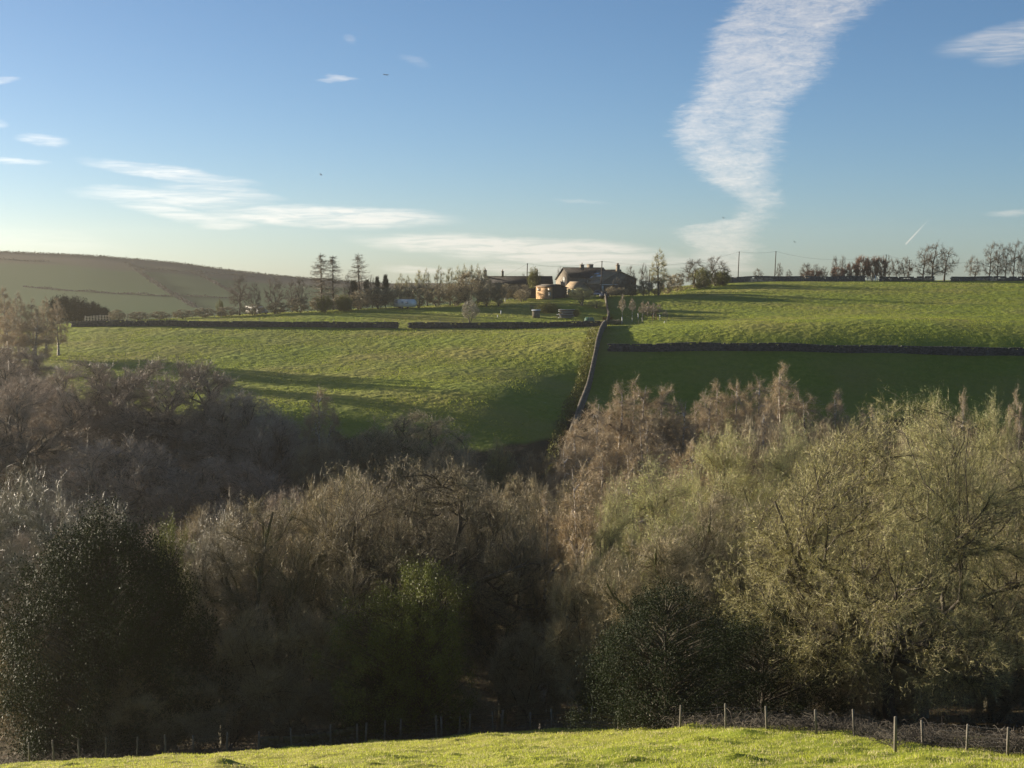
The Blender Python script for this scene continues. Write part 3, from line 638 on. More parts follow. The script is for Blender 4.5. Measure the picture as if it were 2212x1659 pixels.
def P_pine(i):   return gen_evergreen(f'pine{i}', 280 + i, 9, 5, n=12000, ls=.4, lfm='lf_conifer', csz=1.1, clumps=120, prof='dome', base=.2), 9, 5
def P_spruce(i): return gen_larch(f'spruce{i}', 290 + i, 8, 2.2, lfm='lf_conifer', dense=1.3), 8, 2.2
def P_larch(i):  return gen_larch(f'larch{i}', 300 + i, 15, 4.2, dense=1.2), 15, 4.2
PK = dict(sapling=P_sapling, oak=P_oak, beech=P_beech, birch=P_birch, willow=P_willow, scrub=P_scrub, grey=P_grey, far=P_far, farbrown=P_farbrown, poplar=P_poplar, wind=P_wind, red=P_red, hero=P_hero, heroc=P_heroc,
          holly=P_holly, ivy=P_ivy, bush=P_bush, pine=P_pine, spruce=P_spruce, larch=P_larch)
def T(kind, i, name, cat, px, ytop, Y, w, label, group=None, **k):
    if Y < 121 and px < 1300:      # keep the near wood on the far side of the fence
        Y = max(Y if (kind != 'ivy' or px < 400) and 'bush' not in name else 78, float(np.interp(px, [0, 1147, 1281, 1412], [97, 97, 88, 77])) + 5 + ((Y if (kind != 'ivy' or px < 400) and 'bush' not in name else 80) - 80) * .48)
    parts, H, Rn = PK[kind](i); return place(name, cat, label, parts, H, Rn, px, ytop, Y, w, group, **k)

G1 = 'bare trees of the near wood edge'; G2 = 'bare trees on the far bank of the valley'; G3 = 'birches on the far bank'; G4 = 'leafing willows at the right of the wood'
# near wood, behind the fence -------------------------------------------------
T('hero', 0, 'spreading_tree', 'tree', 1950, 838, 84, 790, 'largest tree of the wood, spreading and olive budded with crooked low boughs', ybase=None, rz=.6)
T('heroc', 0, 'oak_tree', 'tree', 920, 962, 98, 500, 'big bare brown oak whose dark forked trunk rises from the ivy', rz=2.0)
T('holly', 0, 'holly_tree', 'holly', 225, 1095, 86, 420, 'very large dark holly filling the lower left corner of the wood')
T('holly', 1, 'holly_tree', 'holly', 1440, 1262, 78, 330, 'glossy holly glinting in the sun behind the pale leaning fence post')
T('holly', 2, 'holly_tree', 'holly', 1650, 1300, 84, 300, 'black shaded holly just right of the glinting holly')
T('ivy', 0, 'ivy_tree', 'ivy', 915, 1205, 90, 190, 'tall bright green ivy mass climbing the oak in the middle')
T('ivy', 1, 'ivy_tree', 'ivy', 850, 1270, 88, 250, 'broad ivy clump on the left side of the oak trunk')
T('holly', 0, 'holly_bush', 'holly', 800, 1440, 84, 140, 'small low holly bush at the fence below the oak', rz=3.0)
T('ivy', 0, 'ivy_tree', 'ivy', 365, 1115, 108, 110, 'narrow yellow green ivy spire at the right shoulder of the large dark holly')
T('holly', 2, 'holly_bush', 'holly', 1290, 1440, 84, 90, 'little holly bough with pale leaves at the left foot of the glinting holly', rz=1.0)
T('grey', 0, 'grey_tree', 'tree', 55, 985, 104, 300, 'silvery grey twiggy tree at the left edge above the dark holly', G1)
T('grey', 1, 'grey_tree', 'tree', 215, 1048, 106, 220, 'silvery grey twiggy tree rising behind the top of the dark holly', G1)
T('grey', 2, 'grey_tree', 'tree', 480, 1078, 112, 200, 'grey brown tree with upright shoots right of the dark holly', G1)
T('oak', 0, 'bare_tree', 'tree', 600, 1050, 108, 270, 'bare brown tree between the grey shoots and the oak', G1)
T('oak', 1, 'bare_tree', 'tree', 745, 990, 112, 270, 'bare brown tree at the left shoulder of the big oak', G1)
T('scrub', 0, 'bare_tree', 'tree', 610, 1290, 92, 260, 'low dark twiggy thicket tree under the brown trees left of the ivy', G1)
T('scrub', 1, 'bare_tree', 'tree', 480, 1400, 92, 200, 'dark tangled tree low beside the large dark holly', G1)
T('oak', 1, 'bare_tree', 'tree', 1080, 1060, 108, 210, 'bare brown tree at the right shoulder of the big oak', G1)
T('birch', 2, 'birch_tree', 'birch', 1175, 1040, 112, 130, 'thin reddish birch between the oak and the green willows', G1)
T('birch', 1, 'birch_tree', 'birch', 1260, 975, 128, 150, 'taller reddish brown birch with a white stem left of the green willows', G1)
T('scrub', 1, 'many_stemmed_tree', 'tree', 1150, 1340, 90, 210, 'dark many stemmed tree with leaning trunks right of the ivy', G1)
T('scrub', 0, 'bare_tree', 'tree', 1290, 1180, 100, 190, 'thin brown tree behind the glinting holly', G1)
T('willow', 0, 'willow_tree', 'willow', 1420, 962, 118, 240, 'pale green willow left of the others, above the glinting holly', G4)
T('willow', 1, 'willow_tree', 'willow', 1565, 892, 132, 240, 'pale green willow in front of the tall white birch', G4)
T('willow', 2, 'willow_tree', 'willow', 1720, 876, 130, 200, 'pale green willow with straight upright shoots beside the great spreading tree', G4)
T('willow', 0, 'willow_tree', 'willow', 2010, 818, 112, 190, 'bright yellow green willow tips above the great spreading tree', G4)
T('willow', 1, 'willow_tree', 'willow', 2150, 835, 116, 170, 'yellow green willow at the right edge of the picture', G4)
T('willow', 2, 'willow_tree', 'willow', 1330, 1010, 112, 110, 'small pale green willow beside the reddish birch', G4)
T('oak', 0, 'bare_tree', 'tree', 1560, 1040, 104, 230, 'bare brown tree among the green willows', G1)
T('oak', 2, 'bare_tree', 'tree', 1420, 1130, 96, 230, 'bare twiggy tree over the glinting holly', G1)
T('scrub', 2, 'bare_tree', 'tree', 1780, 1330, 88, 240, 'leaning twiggy tree left of the great trunk', G1)
T('scrub', 0, 'bare_tree', 'tree', 2150, 1270, 88, 260, 'tangled bare tree at the right edge above the brambles', G1)
T('oak', 1, 'bare_tree', 'tree', 880, 1110, 118, 260, 'bare tree behind the ivy and the oak', G1)
T('oak', 2, 'bare_tree', 'tree', 420, 1180, 120, 240, 'bare tree in the hollow behind the large dark holly', G1)
T('oak', 0, 'bare_tree', 'tree', 1190, 1200, 124, 260, 'bare brown tree deep in the wood behind the many stemmed tree', G1)
T('scrub', 2, 'bare_tree', 'tree', 80, 1330, 90, 240, 'grey twiggy bush at the left edge in front of the dark holly', G1)
T('scrub', 1, 'bare_tree', 'tree', 330, 1430, 84, 300, 'dark twiggy bush at the foot of the large dark holly', G1)
T('scrub', 2, 'bare_tree', 'tree', 680, 1440, 88, 200, 'dead looking twiggy bush left of the small holly at the fence', G1)
T('scrub', 0, 'bare_tree', 'tree', 960, 1475, 86, 200, 'tangled twigs in front of the ivy, right of the small holly', G1)
T('scrub', 1, 'bare_tree', 'tree', 1900, 1380, 92, 220, 'twiggy bush behind the thick trunk of the great spreading tree', G1)

for k, (kd, px, yt, Y, w, lb) in enumerate([('oak', 2330, 900, 92, 260, 'bare tree beyond the right edge of the great tree'), ('willow', 2300, 850, 118, 240, 'green willow beyond the right edge'), ('scrub', 2420, 1100, 84, 240, 'low bare tree outside the right edge'),
        ('oak', 2480, 880, 110, 300, 'second bare tree beyond the right edge'), ('birch', 2330, 850, 170, 160, 'birch beyond the right edge of the far bank'), ('birch', 2450, 850, 180, 180, 'second birch beyond the right edge of the far bank'),
        ('grey', -130, 1000, 108, 280, 'grey tree beyond the left edge'), ('beech', -150, 840, 190, 300, 'beech beyond the left edge of the far bank')]):
    T(kd, k % 2, kd + '_tree' if kd in ('beech', 'birch', 'willow') else 'bare_tree', 'tree', px, yt, Y, w, lb, 'trees just outside the picture')

# far bank ---------------------------------------------------------------------
T('beech', 0, 'beech_tree', 'beech', 375, 782, 202, 330, 'broad domed beech with dark arching limbs in the middle of the far bank', G2)
T('beech', 1, 'beech_tree', 'beech', 190, 788, 208, 240, 'domed beech left of the one with arching limbs', G2)
T('beech', 0, 'beech_tree', 'beech', 50, 820, 196, 260, 'pinkish topped beech at the left edge, lower of two there', G2)
T('beech', 1, 'beech_tree', 'beech', 20, 758, 226, 190, 'pinkish beech at the left edge, higher of two there', G2)
T('beech', 2, 'beech_tree', 'beech', 500, 850, 196, 240, 'dark beech on the right shoulder of the domed beech', G2)
T('beech', 1, 'beech_tree', 'beech', 590, 905, 190, 190, 'low dark beech beside the two stemmed white birch', G2)
T('beech', 2, 'beech_tree', 'beech', 250, 950, 178, 330, 'shaded beech in the hollow under the domed beech', G2)
T('beech', 0, 'beech_tree', 'beech', 480, 1000, 176, 300, 'shaded tree in the hollow below the white birch on the left', G2)
T('birch', 1, 'birch_tree', 'birch', 692, 822, 192, 110, 'two stemmed white birch standing alone against the left field', G3)
T('scrub', 0, 'bare_tree', 'tree', 690, 935, 186, 150, 'dark bushy tree around the foot of the lone white birch', G2)
T('oak', 0, 'bare_tree', 'tree', 895, 878, 188, 270, 'rounded dark grey tree in front of the left field, behind the oak', G2)
T('oak', 1, 'bare_tree', 'tree', 810, 912, 186, 130, 'lower left lobe tree beside the rounded dark grey tree', G2)
T('willow', 2, 'bare_tree', 'tree', 1078, 935, 184, 90, 'slim olive tree right of the rounded dark grey tree', G2)
T('scrub', 1, 'bare_tree', 'tree', 1150, 975, 182, 130, 'low grey brush at the bottom corner of the left field', G2)
T('scrub', 2, 'bare_tree', 'tree', 980, 960, 178, 170, 'dim brush right below the rounded dark grey tree', G2)
B = [(1245,885,176,120,'leftmost brown birch of the clump, at the foot of the stone wall'),(1285,850,182,110,'brown birch second from the left in the clump by the wall'),(1336,815,188,110,'tall pink brown birch in the clump by the wall'),
     (1376,804,190,115,'tallest pink brown birch of the clump by the wall'),(1432,815,190,115,'pointed brown birch at the right of the clump by the wall'),(1468,850,188,90,'short brown birch at the right end of the clump by the wall'),
     (1548,812,196,100,'brown birch between the clump by the wall and the white birch'),(1520,835,192,110,'yellow brown birch low between the two groups'),(1590,808,196,90,'slender brown birch left of the tall white birch'),
     (1636,800,196,90,'slim brown birch next to the tall white birch'),(1693,772,200,105,'tallest birch with a forked white stem against the dark field'),(1745,840,196,110,'low purple brown birch right of the white birch'),
     (1806,828,196,80,'small lone birch against the dark field, left of the great tree'),(1880,862,190,90,'short greyish birch behind the left shoulder of the great tree'),(2080,830,150,90,'pinkish birch behind the yellow green willow tips'),
     (2195,822,150,80,'pinkish birch at the far right edge'),(1300,960,165,120,'reddish birch low in front of the clump by the wall'),(1225,950,172,110,'reddish brown birch at the corner of the left field'),(1660,860,180,130,'brown birch under the forked white birch'),(1400,880,176,130,'dark brown birch under the clump by the wall')]
for k, (px, yt, Y, w, lb) in enumerate(B): T('birch', k % 4, 'birch_tree', 'birch', px, yt, Y, w * 1.15, lb, G3)
# inner wood: thin trees that close the hollow
for k, (px, yt, Y, w, kd, lb) in enumerate([(40, 1130, 136, 230, 'beech', 'dim bare tree filling the gap under the two left edge beeches'), (190, 1120, 148, 230, 'scrub', 'dim bare tree in the hollow above the top of the dark holly'), (340, 1120, 140, 230, 'beech', 'dim bare tree in the dark hollow below the arching limbs'),
        (470, 1090, 150, 240, 'scrub', 'dim bare tree in the dark hollow above the grey shoots'), (620, 1040, 152, 230, 'beech', 'dim bare tree below the foot of the lone white birch'), (760, 1030, 148, 220, 'scrub', 'dim bare tree in the gap left above the big oak'),
        (1010, 1030, 146, 230, 'scrub', 'dim bare tree showing above the right side of the big oak'), (1130, 1010, 150, 200, 'oak', 'dim bare tree in the hollow above the thin reddish birch'), (1240, 1020, 152, 190, 'oak', 'dim bare tree under the reddish birch at the field corner'),
        (1380, 960, 152, 200, 'birch', 'dim brown birch between the wall clump and the left willow'), (1500, 930, 156, 200, 'birch', 'dim brown birch above the second willow'), (1640, 905, 160, 220, 'scrub', 'dim brown tree between the willows and the forked white birch'),
        (1800, 890, 150, 230, 'oak', 'dim brown tree behind the left shoulder of the great tree'), (2000, 900, 140, 260, 'scrub', 'dim brown tree behind the crown of the great tree'), (1330, 1140, 122, 200, 'scrub', 'dim brown tree under the small pale willow'), (1700, 1120, 118, 220, 'scrub', 'dim brown tree under the willow with upright shoots')]):
    T(kd, k % 2, 'young_tree', 'tree', px, yt, Y, w, lb, 'trees in the hollow of the wood')

# ------------------------------------------------------------------ skyline and farm trees
G5 = 'trees and shrubs along the farm lane'; G6 = 'trees on the right skyline'; G7 = 'birches at the left edge beyond the wood'; G8 = 'saplings of the small plantation'; G9 = 'tall thin trees behind the farm hedge'
for k, (px, yt, Y, w, lb) in enumerate([(8, 612, 300, 50, 'birch in the left corner, tallest by the pines'), (38, 622, 295, 44, 'pale stemmed birch at the left, second from the edge'), (70, 640, 298, 46, 'small brown birch at the left, third from the edge'),
        (98, 634, 300, 40, 'brown birch at the left, fourth from the edge'), (124, 636, 302, 40, 'rightmost brown birch before the pines'), (20, 660, 280, 70, 'low brown birch in front of the left corner group'), (75, 672, 280, 80, 'low brown birch at the left under the pale stemmed one')]):
    T('birch', k % 4, 'birch_tree', 'birch', px, yt, Y, w, lb, G7)
for px, yt, Y, w, lb in [(165, 644, 400, 60, 'wide dark pine nearest the left birches'), (198, 653, 410, 44, 'round dark pine in the middle of three on the left'), (224, 664, 415, 30, 'small round dark pine left of the rail fence'), (130, 640, 395, 60, 'dark pine hidden behind the left birches')]:
    T('pine', int(px) % 2, 'pine_tree', 'pine', px, yt, Y, w, lb)
T('larch', 0, 'larch_tree', 'larch', 692, 545, 410, 96, 'tallest bare larch, left of the three', rz=1.0)
T('larch', 1, 'larch_tree', 'larch', 719, 551, 408, 84, 'middle bare larch of the three', rz=2.0)
T('larch', 2, 'larch_tree', 'larch', 775, 546, 412, 88, 'bare larch with a gappy crown, right of the three', rz=3.0)
for px, yt, w, lb in [(792, 604, 26, 'dark spruce just right of the gappy larch'), (815, 598, 22, 'middle small dark spruce'), (833, 594, 24, 'dark spruce with a bent tip, right of the small spruces'), (764, 606, 34, 'dark spruce under the gappy larch')]:
    T('spruce', int(px) % 2, 'spruce_tree', 'spruce', px, yt, 408, w, lb)
for k, (px, yt, Y, w, lb) in enumerate([(517, 588, 392, 58, 'bare tree left of the white camper van'), (550, 606, 388, 34, 'thin bare tree in front of the white camper van'), (593, 590, 392, 54, 'bare tree right of the white camper van'),
        (649, 592, 396, 40, 'bare tree with a pale stem left of the larches'), (750, 588, 405, 24, 'small bare tree between the larches'), (803, 588, 404, 22, 'thin bare tree among the spruces'), (630, 600, 396, 30, 'small reddish bare tree left of the pale stemmed one')]):
    T('far', k % 3, 'bare_tree', 'tree', px, yt, Y, w, lb, G5)
for k, (px, yt, Y, w, lb) in enumerate([(252, 668, 372, 40, 'low bush at the left end of the hedge'), (300, 672, 374, 44, 'low dark bush in front of the rail fence'), (345, 672, 376, 46, 'low bush right of the rail fence'), (395, 668, 378, 50, 'low brown hedge bush below the fence posts'),
        (440, 664, 380, 50, 'brown hedge bush left of the yellow shrub'), (490, 662, 382, 56, 'brown hedge bush below the left bare tree'), (545, 656, 384, 60, 'dark rounded hedge bush below the camper van'), (600, 652, 390, 60, 'brown hedge bush below the right bare tree'),
        (645, 642, 394, 50, 'brown hedge bush around the pale stem'), (688, 640, 398, 46, 'dark hedge bush at the foot of the tallest larch'), (735, 636, 398, 50, 'hedge bush between the larches'), (775, 628, 400, 54, 'dark hedge bush at the foot of the gappy larch'),
        (820, 618, 402, 70, 'large brown bush under the spruces'), (862, 612, 402, 60, 'large brown bush in front of the caravan'), (905, 612, 404, 60, 'large brown bush right of the caravan'), (945, 614, 406, 56, 'brown bush under the tall thin trees'), (985, 612, 408, 50, 'brown bush left of the round bush'),
        (1018, 584, 406, 84, 'big round brown bush left of the long dark roof'), (1050, 600, 404, 50, 'yellowish bush on the right of the round bush'), (1078, 606, 404, 34, 'dark bush before the left end of the long dark roof')]):
    T('farbrown', k % 3, 'hedge_bush', 'bush', px, yt, Y, w, lb, G5)
def hedge(name, label, path, h, w, m, seed, ls=.22, den=26):
    rs = np.random.RandomState(seed); P = np.array([(pt(px, 600, Y)[0], Y) for px, Y in path]); C = []
    for a, c in zip(P[:-1], P[1:]):
        ln = np.linalg.norm(c - a); n = int(ln * den * h); t = rs.rand(n); q = a + (c - a) * t[:, None] + rs.randn(n, 2) * w * .33
        hh = h * (.7 + .3 * np.sin(t * ln * .5 + seed) * np.sin(t * ln * .21 + 1)); C.append(np.stack([q[:, 0], q[:, 1], zf(q[:, 0], q[:, 1]) + hh * rs.rand(n) ** .7], -1))
    C = np.concatenate(C); o = C.mean(0); return tag(obj(name, leaves(name, C - o, ls, rs, M[m], .2, .45), None, o), label, 'hedge')
M['hedge_brown'] = mat('hedge_brown', (.20, .14, .07), rough=.8, rnd=.5)
M['hedge_dark'] = mat('hedge_dark', (.055, .05, .03), rough=.8, rnd=.5)
hedge('field_hedge', 'long low brown hedge along the lane, left of the larches', [(235, 372), (420, 380), (560, 384), (680, 392)], 2.0, 1.6, 'hedge_brown', 1)
hedge('field_hedge', 'dark hedge under the larches and brown bushes', [(680, 392), (800, 398), (1000, 404), (1075, 408)], 2.8, 2.0, 'hedge_dark', 2)
hedge('garden_hedge', 'clipped dark hedge below the long dark roof', [(1075, 420), (1150, 424), (1170, 424)], 2.6, 1.4, 'hedge_dark', 3, ls=.15, den=50)
hedge('field_hedge', 'dark hedge rising from the farm to the skyline', [(1310, 424), (1360, 432), (1420, 446), (1480, 468), (1540, 486)], 2.2, 1.6, 'hedge_brown', 4)
T('bush', 0, 'yellow_shrub', 'shrub', 475, 651, 386, 16, 'small bright yellow shrub by the fence posts on the left')
T('bush', 1, 'olive_bush', 'bush', 700, 640, 392, 30, 'yellow green bush at the foot of the larches, left one')
T('bush', 2, 'olive_bush', 'bush', 745, 640, 392, 36, 'yellow green bush at the foot of the larches, right one')
for k, (px, yt, w, lb) in enumerate([(865, 589, 26, 'leftmost of the tall thin trees behind the hedge'), (882, 592, 22, 'second of the tall thin trees from the left'), (906, 578, 28, 'third of the tall thin trees from the left'), (922, 578, 24, 'fourth of the tall thin trees from the left'),
        (948, 571, 26, 'thin tree with a single spike tip'), (972, 573, 26, 'thin tree right of the spike tip'), (990, 572, 22, 'thin tree left above the round bush'), (1004, 568, 22, 'tallest of the thin trees over the round bush'), (1018, 567, 22, 'thin tree centred over the round bush'), (1032, 569, 22, 'thin tree right above the round bush'), (1046, 575, 20, 'thin tree beside the left chimney')]):
    T('poplar', k % 3, 'slender_tree', 'tree', px, yt, 418, w, lb, G9)
T('grey', 0, 'garden_tree', 'tree', 1015, 645, 352, 44, 'small hazy grey tree standing alone in the paddock')
for k, (px, yt, Y, w, lb) in enumerate([(1148, 577, 450, 18, 'little bare tree right of the pole by the long dark roof'), (1130, 586, 450, 14, 'tiny bare tree left of the pole by the long dark roof'), (1210, 570, 455, 24, 'bare tree rising behind the left gable of the farmhouse'), (1172, 590, 450, 18, 'tiny bare tree beside the third chimney of the long roof'),
        (1362, 570, 440, 30, 'bare tree right of the farmhouse gable'), (1391, 563, 442, 26, 'narrow bare tree left of the tall one'), (1424, 536, 444, 44, 'tall full bare tree right of the farm'), (1345, 600, 432, 26, 'small bare tree before the farmhouse gable'), (1332, 596, 428, 24, 'thin bare tree at the corner of the dark gable')]):
    T('poplar' if w > 40 else 'far', k % 3, 'bare_tree', 'tree', px, yt, Y, w, lb, G5)
for k, (px, yt, Y, w, lb) in enumerate([(1320, 618, 420, 26, 'brown garden bush right of the parked car'), (1342, 620, 424, 30, 'brown hedge bush below the dark gable'), (1368, 614, 432, 34, 'dark hedge bush at the start of the rising hedge'), (1392, 606, 440, 36, 'brown hedge bush, second in the rising hedge'),
        (1416, 596, 448, 36, 'brown hedge bush below the tall bare tree'), (1440, 592, 456, 36, 'brown hedge bush near the top of the rising hedge'), (1462, 590, 470, 34, 'brown hedge bush at the top of the rising hedge')]):
    T('farbrown', k % 3, 'hedge_bush', 'bush', px, yt, Y, w, lb, G5)
T('willow', 0, 'olive_tree', 'tree', 1256, 618, 402, 66, 'rounded olive leafing tree in front of the farmhouse')
T('willow', 1, 'olive_tree', 'tree', 1288, 648, 398, 40, 'small olive tree at the right foot of the rounded one')
T('bush', 0, 'garden_bush', 'bush', 1183, 655, 385, 44, 'olive garden bush below the wooden shed')
T('bush', 1, 'garden_bush', 'bush', 1243, 668, 376, 20, 'small yellow green bush beside the stacked boards')
T('bush', 2, 'garden_bush', 'bush', 1152, 585, 438, 26, 'yellow brown bush against the long dark roof')
for k, (px, yt, Y, w, lb) in enumerate([(1092, 612, 426, 26, 'left clipped bush under the long dark roof'), (1112, 614, 426, 26, 'middle clipped bush under the long dark roof'), (1134, 614, 426, 26, 'right clipped bush under the long dark roof'), (1128, 625, 418, 40, 'dark low bush left of the wooden shed')]):
    T('farbrown', k % 3, 'hedge_bush', 'bush', px, yt, Y, w, lb, G5)
for k, (px, yt, Y, w, lb) in enumerate([(1500, 556, 478, 80, 'wide fanning bare tree, left of the pair by the poles'), (1546, 550, 480, 70, 'wide fanning bare tree, right of the pair by the poles')]):
    T('far', k, 'bare_tree', 'tree', px, yt, Y, w, lb, G6)
T('bush', 0, 'green_bush', 'bush', 1516, 584, 470, 42, 'dark green bush under the fanning pair, larger one')
T('bush', 1, 'green_bush', 'bush', 1560, 585, 476, 36, 'green bush under the fanning pair, smaller one')
for k, (px, yt, w, lb) in enumerate([(1637, 578, 24, 'tiny wind bent tree between the two poles'), (1684, 565, 18, 'small narrow tree just right of the second pole'), (1704, 580, 16, 'tiny tree right of the narrow one'), (1742, 566, 40, 'small round bare tree at the left end of the right thicket'),
        (1764, 568, 24, 'bare tree, second in the right thicket'), (1780, 572, 22, 'bare tree, third in the right thicket'), (1804, 550, 20, 'thin stemmed tree standing up from the thicket, left of two'), (1821, 549, 20, 'thin stemmed tree standing up from the thicket, right of two'),
        (1920, 548, 28, 'bare tree just right of the pole in the reddish thicket'), (1938, 556, 28, 'bare tree between the pole and the transformer pole'), (1958, 551, 34, 'bare tree behind the transformer pole'), (2104, 548, 38, 'round bare tree left of the right hand row')]):
    T('far', k % 3, 'bare_tree', 'tree', px, yt, 512, w, lb, G6)
for k, (px, yt, w, lb) in enumerate([(1758, 582, 44, 'low brush at the left of the thicket'), (1812, 575, 40, 'low brush under the two thin stems'), (1842, 566, 34, 'reddish bush at the left end of the red thicket'), (1862, 550, 36, 'pointed reddish bush, highest of the red thicket'), (1884, 553, 36, 'reddish bush between the pointed one and the pole'), (1904, 552, 30, 'reddish bush right beside the thicket pole')]):
    T('red', k % 2, 'red_bush', 'bush', px, yt, 510, w, lb, G6)
for k, (px, yt, w, lb) in enumerate([(1994, 524, 46, 'left tree of the three wind swept ones'), (2014, 516, 56, 'middle and tallest of the three wind swept trees'), (2040, 534, 52, 'right tree of the three wind swept ones'), (2138, 516, 40, 'first tree of the row at the right edge'),
        (2156, 516, 34, 'second tree of the row at the right edge'), (2172, 524, 34, 'third tree of the row at the right edge'), (2190, 512, 36, 'fourth tree of the row at the right edge'), (2210, 518, 36, 'fifth tree of the row at the right edge')]):
    T('wind', k % 3, 'wind_swept_tree', 'tree', px, yt, 510, w, lb, G6, rz=random.uniform(-.5, .5))
for k, (px, yt, Y, w, lb) in enumerate([(1345, 632, 372, 22, 'tall white stemmed sapling at the left of the plantation'), (1366, 641, 376, 22, 'second white stemmed sapling of the plantation'), (1388, 650, 372, 26, 'third sapling of the plantation'), (1400, 650, 378, 28, 'fourth sapling of the plantation'),
        (1412, 652, 374, 26, 'fifth sapling of the plantation'), (1424, 655, 378, 26, 'sixth sapling of the plantation'), (1437, 668, 370, 16, 'leaning pale sapling at the right end of the plantation')]):
    T('sapling', k % 3, 'sapling', 'birch', px, yt, Y, w, lb, G8)
T('farbrown', 0, 'hedge_bush', 'bush', 1405, 662, 380, 44, 'brown bush inside the plantation', G8)
T('farbrown', 1, 'fern_patch', 'fern', 1330, 690, 350, 30, 'rusty brown undergrowth at the wall corner below the farm')

# ------------------------------------------------------------------ stone walls
def boxes(C, D, rz):
    n = len(C); s = np.array([(-1,-1,-1),(1,-1,-1),(1,1,-1),(-1,1,-1),(-1,-1,1),(1,-1,1),(1,1,1),(-1,1,1)]) / 2
    v = s[None] * D[:, None]; c, sn = np.cos(rz)[:, None], np.sin(rz)[:, None]
    v = np.stack([v[..., 0] * c - v[..., 1] * sn, v[..., 0] * sn + v[..., 1] * c, v[..., 2]], -1) + C[:, None]
    q = np.array([(0,3,2,1),(4,5,6,7),(0,1,5,4),(1,2,6,5),(2,3,7,6),(3,0,4,7)])
    return v.reshape(-1, 3), (q[None] + 8 * np.arange(n)[:, None, None]).reshape(-1, 4)
def dry_wall(name, label, path, h=1.3, w=.55, m='stone', seed=1, sl=.42, ch=.17, rag=.05):
    rs = np.random.RandomState(seed); P = np.array([(pt(px, 600, Y)[0], Y) for px, Y in path]); 
    seg = np.linalg.norm(np.diff(P, axis=0), axis=1); cum = np.concatenate([[0], np.cumsum(seg)]); Lt = cum[-1]
    C, D, A = [], [], []
    nc = int(h / ch); hv = 1 + rag * np.sin(np.arange(0, 400) * .37 + seed) + rag * np.sin(np.arange(400) * .11)
    for c in range(nc + 1):
        s = rs.rand() * sl; top = c == nc
        while s < Lt:
            l = sl * rs.uniform(.5, 1.5) * (.7 if top else 1); u = s + l / 2; s += l
            if u > Lt: break
            x = np.interp(u, cum, P[:, 0]); y = np.interp(u, cum, P[:, 1]); i = min(np.searchsorted(cum, u) - 1, len(seg) - 1); a = math.atan2(P[i+1][1] - P[i][1], P[i+1][0] - P[i][0])
            if c >= nc - 1 and rs.rand() < .06: continue
            wid = w * (1 - .35 * c / nc) * rs.uniform(.88, 1.12)
            C.append((x, y, c * ch * hv[int(u) % 400] + ch / 2 - .12)); D.append((l * .97, wid, ch * rs.uniform(.9, 1.1) * (1.5 if top else 1))); A.append(a + rs.randn() * .06)
    C = np.array(C); C[:, 2] += zf(C[:, 0], C[:, 1])
    v, q = boxes(C, np.array(D), np.array(A)); o = C.mean(0)
    ob = obj(name, mesh_np(name, v - o, q, None, M[m]), None, o); return tag(ob, label, 'wall', 'dry stone field walls')
dry_wall('stone_wall', 'long dark dry stone wall running level across the right field', [(1312, 294), (1700, 292), (2290, 290)], 1.5, .6, 'stone_shaded', 2)
dry_wall('stone_wall', 'grey dry stone wall running downhill between the two fields', [(1308, 345), (1300, 318), (1288, 293), (1268, 268), (1250, 246), (1228, 228), (1205, 212)], 1.25, .8, 'stone', 3)
dry_wall('stone_wall', 'stone wall climbing from the field corner to the farm drive', [(1312, 349), (1316, 375), (1311, 402), (1306, 424)], 1.2, .5, 'stone', 4)
dry_wall('stone_wall', 'dark dry stone wall along the top of the left field, left of the gap', [(150, 352), (400, 347), (861, 345)], 1.35, .5, 'stone_shaded', 5)
dry_wall('stone_wall', 'dark dry stone wall along the top of the left field, right of the gap', [(879, 345), (1100, 344), (1304, 344)], 1.25, .5, 'stone_shaded', 6)
dry_wall('stone_wall', 'dark stone wall on the skyline under the poles and thicket', [(1535, 490), (1620, 500), (1870, 507)], 1.5, .5, 'stone_shaded', 7, sl=.6, ch=.3)
dry_wall('stone_wall', 'dark stone wall on the skyline between the gate and the wind swept trees', [(1896, 507), (2020, 508)], 1.4, .5, 'stone_shaded', 8, sl=.6, ch=.3)
dry_wall('stone_wall', 'dark stone wall on the skyline under the row at the right edge', [(2052, 507), (2300, 508)], 1.4, .5, 'stone_shaded', 9, sl=.6, ch=.3)
dry_wall('stone_wall', 'low mossy tumbled stone wall in the shade behind the left fence', [(540, 99), (700, 100), (860, 101), (1000, 102)], 1.2, .7, 'moss', 10, sl=.5, ch=.22, rag=.25)

